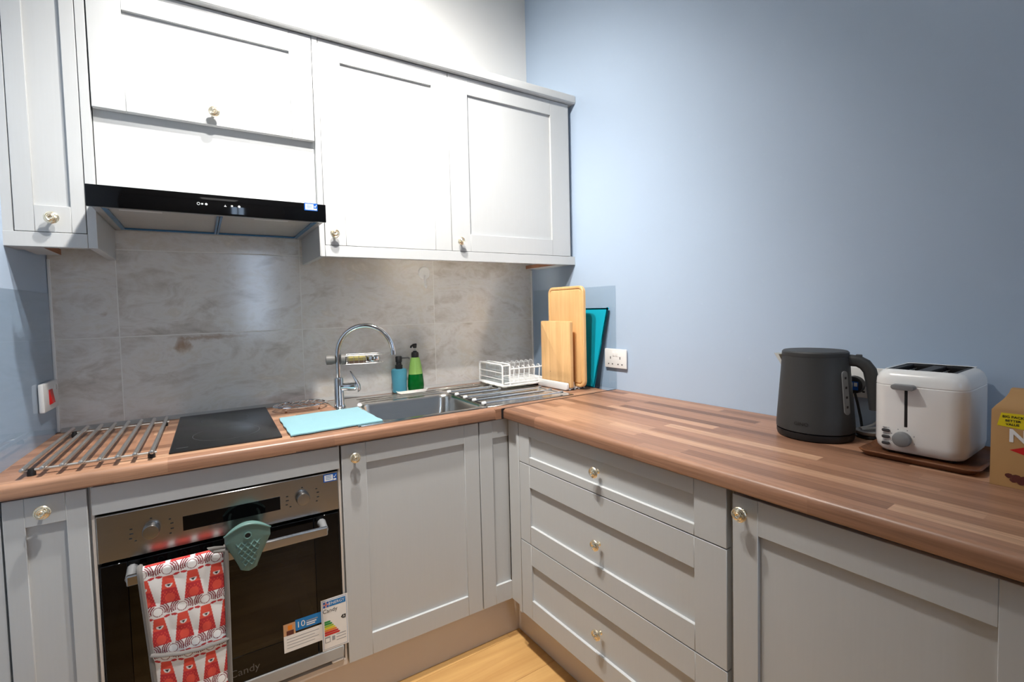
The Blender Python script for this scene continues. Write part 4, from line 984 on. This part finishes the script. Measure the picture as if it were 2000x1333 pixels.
g = G(); g.box(-1.925, -1.9225, -0.07, -0.05, 1.060, 1.076, 0.001); g.part('small_rocker', 'white', t)
t = thing('adhesive_hook', 'small white stick-on hook on the tiles below the wall cabinets', 'hook', 'back', (-0.627, 0, 1.42))
g = G(); g.lathe([(0.0290, 0.0002), (0.0292, 0.004), (0.0260, 0.0075), (0.012, 0.0085)], (-0.627, 0, 1.456), 28, 'y'); g.part('disc', 'wplas', t)
g = G(); g.tube([(-0.627, -0.008, 1.444), (-0.627, -0.010, 1.420), (-0.627, -0.012, 1.396), (-0.627, -0.020, 1.388), (-0.627, -0.026, 1.396)], [0.010, 0.009, 0.008, 0.0075, 0.006], 10, flat=0.5); g.part('hook_arm', 'wplas', t)

# ------------------------------------------------------------------ kettle
t = thing('kettle', 'charcoal electric kettle with an open-ended handle on the right worktop', 'kettle', 'right', (-0.150, -1.438, 0.910), rz=math.radians(-75), local=True)
g = G(); g.lathe([(0.084, 0.0005), (0.0885, 0.003), (0.0905, 0.010), (0.0905, 0.0195), (0.084, 0.0200)], seg=48); g.part('power_base', 'black', t)
g = G(); g.lathe([(0.086, 0.0202), (0.0912, 0.0235), (0.0913, 0.034), (0.0895, 0.060), (0.0850, 0.120), (0.0805, 0.180), (0.0785, 0.214), (0.0782, 0.222)], seg=64, cap1=True); g.part('jug', 'kettle', t)
g = G(); g.lathe([(0.0775, 0.2222), (0.0780, 0.2250), (0.0775, 0.2330), (0.0740, 0.2365), (0.055, 0.2372)], seg=48); g.part('lid', 'kettle', t)
# spout lip on the far side of the handle
g = G(); L = []
for zz, r, w in ((0.180, 0.076, 0.008), (0.200, 0.085, 0.020), (0.218, 0.095, 0.026), (0.2245, 0.0985, 0.027)):
    L.append([(-r+0.004*abs(k-4)**1.0*(w/0.027), w*(k-4)/4.0, zz) for k in range(9)]+[(-0.070, w*(4-k)/4.0*0.8, zz) for k in range(9)])
g.loft(L); g.part('spout', 'champ', t, 'polished spout lip')
hp = [(0.064, 0, 0.210), (0.085, 0, 0.2125), (0.106, 0, 0.2110), (0.124, 0, 0.2030), (0.137, 0, 0.1880), (0.1430, 0, 0.1650), (0.1490, 0, 0.1300), (0.1535, 0, 0.1000), (0.1550, 0, 0.0880), (0.1552, 0, 0.0860)]
hp = [(0.064+(p[0]-0.064)*0.76, 0, p[2]) for p in hp]
L = []
for i, p in enumerate(hp):
    p = Vector(p); a = Vector(hp[max(0, i-1)]); b = Vector(hp[min(len(hp)-1, i+1)]); tg = (b-a).normalized(); nn = Vector((tg.z, 0, -tg.x))
    wa, wb = (0.0150, 0.0165) if i < len(hp)-1 else (0.008, 0.010)
    if i < 2: wa, wb = 0.0155, 0.017
    L.append([p+nn*wa*(abs(math.cos(2*PI*k/20))**0.7*(1 if math.cos(2*PI*k/20) > 0 else -1))+Vector((0, 1, 0))*wb*(abs(math.sin(2*PI*k/20))**0.7*(1 if math.sin(2*PI*k/20) > 0 else -1)) for k in range(20)])
g = G(); g.loft(L); h = g.part('handle', 'kettle', t)
g = G(); g.box(0.090, 0.104, -0.008, 0.008, 0.2215, 0.2285, 0.002); g.part('lid_button', 'dgrey', h)
g = G(); L = []
for s in (0, 1):
    L.append([((0.0848 if s == 0 else 0.0875)*1.0-(p[1]-0.12)*0.075, p[0], p[1]) for p in rrect(-0.0095, 0.0095, 0.075, 0.188, 0.009, 5)])
L = [[(p[0]*math.cos(-0.54)-p[1]*math.sin(-0.54), p[0]*math.sin(-0.54)+p[1]*math.cos(-0.54), p[2]) for p in l] for l in L]
g.loft(L); gg = g.part('water_gauge', 'mgrey', t, 'smoky water gauge')
g = G()
for k in range(4): zq = 0.095+0.025*k; xq = 0.0880-(zq-0.12)*0.075; g.add([(xq*math.cos(-0.54)-y_*math.sin(-0.54), xq*math.sin(-0.54)+y_*math.cos(-0.54), zq+z_) for y_, z_ in ((-.003, -.003), (.004, -.003), (.004, .003), (-.003, .003))], [(0, 1, 2, 3)])
g.part('gauge_marks', 'ink', gg)
aq = math.radians(-102)     # lettering on the camera-facing side
v, f = text_geo('GINO', 0.0135); g = G()
g.add([(0.0917*math.cos(aq+(x/0.0905))-0.0, 0.0917*math.sin(aq+(x/0.0905)), 0.046+y) for x, y, z in v], f); g.part('lettering', 'black', t, 'embossed maker lettering', recalc=False)

# ------------------------------------------------------------------ wooden tray and toaster
g = G(); n = 4
g.loft([at_z(rrect(-0.244, -0.014, -1.772, -1.580, 0.020, n), 0.9106), at_z(rrect(-0.256, -0.006, -1.784, -1.570, 0.022, n), 0.9235), at_z(rrect(-0.252, -0.010, -1.780, -1.574, 0.020, n), 0.9250), at_z(rrect(-0.242, -0.016, -1.770, -1.582, 0.018, n), 0.9180)])
g.top('wooden_tray', 'traywood', 'dark wooden tray under the white toaster', 'tray', 'right', (-0.125, -1.675, 0.9106))
t = thing('toaster', 'white two-slot toaster with grey lever and dial on a wooden tray', 'toaster', 'right', (-0.112, -1.671, 0.918))
X0, X1, Y0, Y1 = -0.2200, -0.0200, -1.7570, -1.5900; n = 7; zb = 0.9185
def tl(m, z, r=0.034): return at_z(rrect(X0+m, X1-m, Y0+m, Y1-m, max(0.004, r-m*0.6), n), z)
SX0, SX1, SY0, SY1 = -0.1960, -0.0300, -1.7360, -1.6080
g = G()
g.loft([tl(0.020, zb+0.004), tl(0.010, zb+0.006), tl(0.003, zb+0.014), tl(0.0, zb+0.030), tl(0.0, zb+0.1600), tl(0.0008, zb+0.1610), tl(0.0008, zb+0.1625), tl(0.0, zb+0.1635), tl(0.001, zb+0.176), tl(0.005, zb+0.187), tl(0.012, zb+0.1945), tl(0.0200, zb+0.1975, 0.030), at_z(rrect(SX0, SX1, SY0, SY1, 0.004, n), zb+0.1980), at_z(rrect(SX0+.001, SX1-.001, SY0+.001, SY1-.001, 0.004, n), zb+0.1955)], True, False)
bd = g.part('housing', 'white', t)
g = G(); zt = zb+0.1955
sl = ((-1.7220, -1.6840), (-1.6600, -1.6220))
ys = [SY0, sl[0][0], sl[0][1], sl[1][0], sl[1][1], SY1]
for a, b in ((ys[0], ys[1]), (ys[2], ys[3]), (ys[4], ys[5])): g.box(SX0+.001, SX1-.001, a+.001, b-.001, zt-0.004, zt-0.0005)
g.box(SX0+.001, SX0+.012, SY0+.001, SY1-.001, zt-0.004, zt-0.0007); g.box(SX1-.012, SX1-.001, SY0+.001, SY1-.001, zt-0.004, zt-0.0007)
g.part('slot_frame', 'dgrey', t)
for a, b in sl:
    g = G(); x0, x1 = SX0+.012, SX1-.012; zl = zt-0.10
    g.add([(x0, a, zt-.004), (x1, a, zt-.004), (x1, b, zt-.004), (x0, b, zt-.004), (x0, a, zl), (x1, a, zl), (x1, b, zl), (x0, b, zl)], [(0, 1, 5, 4), (1, 2, 6, 5), (2, 3, 7, 6), (3, 0, 4, 7), (4, 5, 6, 7)])
    so = g.part('slot', 'black', t, recalc=False)
    g = G()
    for k in range(5):
        xx = x0+0.012+0.027*k
        for yy in (a+0.006, b-0.006): g.tube([(xx, yy, zt-0.008), (xx, yy, zl+0.01)], 0.0012, 5)
    g.tube([(x0+0.004, a+0.006, zt-0.010), (x1-0.004, a+0.006, zt-0.010)], 0.0013, 5); g.tube([(x0+0.004, b-0.006, zt-0.010), (x1-0.004, b-0.006, zt-0.010)], 0.0013, 5)
    g.part('bread_guide', 'wire', so)
yl = -1.6530
g = G(); g.box(X0-0.0004, X0+0.002, yl-0.0032-0.002, yl+0.0032-0.002, 0.986, 1.078, 0.001); g.part('lever_slot', 'ink', bd, 'black lever slot')
g = G(); P = rrect(yl-0.0215, yl+0.0215, 1.0740, 1.0860, 0.006, 4); g.slab(P, 'x', X0-0.001, X0-0.022, 0.003); g.part('lever', 'mgrey', t, 'grey lever')
g = G(); g.lathe([(0.0168, 0.0), (0.0175, 0.004), (0.0165, 0.013), (0.0120, 0.0155)], (X0, yl+0.0035, 0.9580), 28, 'x'); g.part('dial', 'mgrey', t, 'grey browning dial')
for k in range(3): G().slab(rrect(-1.6265, -1.6105, 0.9690-0.0150*k, 0.9765-0.0150*k, 0.0035, 3), 'x', X0-0.0002, X0-0.003, 0.001).part('button', 'dgrey', t)
g = G()
for k in range(3):
    for q in range(4): y_ = -1.6120-0.0034*q; g.box(X0-0.0003, X0+0.001, y_-0.0026, y_, 0.9790-0.0150*k, 0.9805-0.0150*k)
for k in range(6):
    a = math.radians(200-44*k); g.box(X0-0.0003, X0+0.001, yl+0.0035+0.0225*math.cos(a)-0.001, yl+0.0035+0.0225*math.cos(a)+0.001, 0.958+0.0225*math.sin(a)-0.0012, 0.958+0.0225*math.sin(a)+0.0012)
g.part('printed_marks', 'pgrey', bd, 'small grey printed marks')
for x in (X0+0.03, X1-0.03):
    for y in (Y0+0.03, Y1-0.03): G().lathe([(0.008, 0.9181), (0.008, zb+0.0045)], (x, y, 0), 10).part('foot', 'black', t)

# ------------------------------------------------------------------ plug, cables and the grey dish behind
t = thing('kettle_plug', 'black round plug with a blue sticker in the socket behind the kettle', 'plug', 'right', (-0.03, -1.487, 1.040))
g = G(); g.lathe([(0.024, 0.0152), (0.025, 0.020), (0.0235, 0.036), (0.016, 0.041)], (0, -1.487, 1.043), 24, 'x'); pb = g.part('plug_body', 'black', t)
def xq(g, y0, y1, z0, z1, x, mi): g.m(mi); g.add([(x, y0, z0), (x, y1, z0), (x, y1, z1), (x, y0, z1)], [(0, 1, 2, 3)])
g = G(); xq(g, -1.502, -1.468, 1.030, 1.054, -0.0413, 0); xq(g, -1.489, -1.471, 1.033, 1.051, -0.0416, 1); xq(g, -1.500, -1.492, 1.040, 1.051, -0.0416, 1); g.part('sticker', ['sblue', 'pwhite'], pb, 'blue and white sticker', recalc=False)
g = G(); pts = [(-0.036, -1.492, 1.022), (-0.040, -1.500, 0.995), (-0.052, -1.512, 0.955), (-0.070, -1.522, 0.925), (-0.085, -1.530, 0.9145), (-0.088, -1.516, 0.9145)]
g.tube(pts, 0.0034, 8); g.part('cable', 'black', t)
t = thing('toaster_cable', 'white cable looping between kettle and toaster', 'cable', 'right', (-0.05, -1.54, 0.93))
g = G(); pts = [(-0.080, -1.520, 0.9345), (-0.066, -1.530, 0.9375), (-0.050, -1.540, 0.943), (-0.036, -1.552, 0.957), (-0.028, -1.560, 0.985), (-0.022, -1.565, 1.010), (-0.020, -1.568, 1.035)]
g.tube(pts, 0.0034, 8); g.tube([(-0.082, -1.524, 0.9330), (-0.060, -1.545, 0.9360), (-0.040, -1.560, 0.9365), (-0.022, -1.566, 0.9350)], 0.0034, 8); g.part('cable_loop', 'cable_w', t)
G().box(-0.030, -0.0155, -1.582, -1.552, 1.020, 1.056, 0.004).part('plug', 'wplas', t)
t = thing('grey_dish', 'small grey dish on a black rubber base between kettle and toaster', 'dish', 'right', (-0.072, -1.536, 0.910))
g = G(); g.lathe([(0.030, 0.9102), (0.032, 0.914), (0.030, 0.918)], (-0.064, -1.5365, 0), 24); g.part('base', 'black', t)
g = G(); g.lathe([(0.026, 0.9182), (0.032, 0.923), (0.0335, 0.929), (0.030, 0.9305), (0.02, 0.928)], (-0.064, -1.5365, 0), 24); g.part('bowl', 'lgrey', t)

# ------------------------------------------------------------------ cereal box at the right edge
t = thing('food_box', 'brown card food box with a yellow offer label at the right edge', 'box', 'right', (-0.225, -1.90, 0.910))
g = G(); XF, XB = -0.270, -0.190; YA, YB = -1.8005, -2.000
L = [[(XF, YA, 0.9105), (XF, YB, 0.9105), (XB, YB, 0.9105), (XB, YA, 0.9105)], [(XF, YA-0.001, 1.0600), (XF, YB+0.001, 1.0600), (XB, YB+0.001, 1.0600), (XB, YA-0.001, 1.0600)]]
for k in range(1, 6):
    s = k/5; m = 0.022*math.sin(s*PI/2); L.append([(XF+0.030*s, YA-m, 1.060+0.040*s**0.9), (XF+0.030*s, YB+m, 1.060+0.040*s**0.9), (XB-0.030*s, YB+m, 1.060+0.040*s**0.9), (XB-0.030*s, YA-m, 1.060+0.040*s**0.9)])
g.loft(L); cb = g.part('carton', 'kraft', t)
def face(y, z, d=0.0004): return (XF-d, y, z)
def ft_(y, z, d=0.0008): return mrot((XF-d, y, z), (0, -1, 0), (0, 0, 1))
g = G(); g.add([face(-1.815, 1.0555), face(-1.8095, 1.0300), face(-1.875, 1.0245), face(-1.885, 1.0565)], [(0, 1, 2, 3)])
g.text('BIG PACK', 0.0066, ft_(-1.8310, 1.0485), 1, 0.02); g.text('BETTER', 0.0062, ft_(-1.8310, 1.0410), 1, 0.02); g.text('VALUE', 0.0062, ft_(-1.8305, 1.0340), 1, 0.02); g.part('offer_label', ['yellow', 'ink'], cb, 'yellow BIG PACK BETTER VALUE label', recalc=False)
g = G(); g.text('N', 0.034, ft_(-1.8385, 1.0115), 0, 0.035); g.part('lettering', ['pwhite'], cb, 'large white letter N', recalc=False)
g = G(); g.add([face(-1.827, 0.9845), face(-1.8470, 0.9780), face(-1.90, 0.9760), face(-1.90, 1.0020), face(-1.8520, 0.9960)], [(0, 1, 2, 3, 4)]); g.part('red_shape', 'pred', cb, 'printed red pointed shape', recalc=False)
g = G()
for k, (y, z, r) in enumerate(((-1.8270, 0.9335, 0.006), (-1.8370, 0.9320, 0.0075), (-1.8480, 0.9300, 0.009), (-1.8620, 0.9330, 0.010), (-1.8330, 0.9260, 0.0055), (-1.8430, 0.9240, 0.006))):
    g.add([face(y+r*math.cos(2*PI*i/9)*(1+0.2*math.sin(3*i)), z+r*0.8*math.sin(2*PI*i/9), 0.0004+0.0001*k) for i in range(9)], [tuple(range(9))])
g.part('printed_picture', 'pbrown', cb, 'printed dark red pieces', recalc=False)
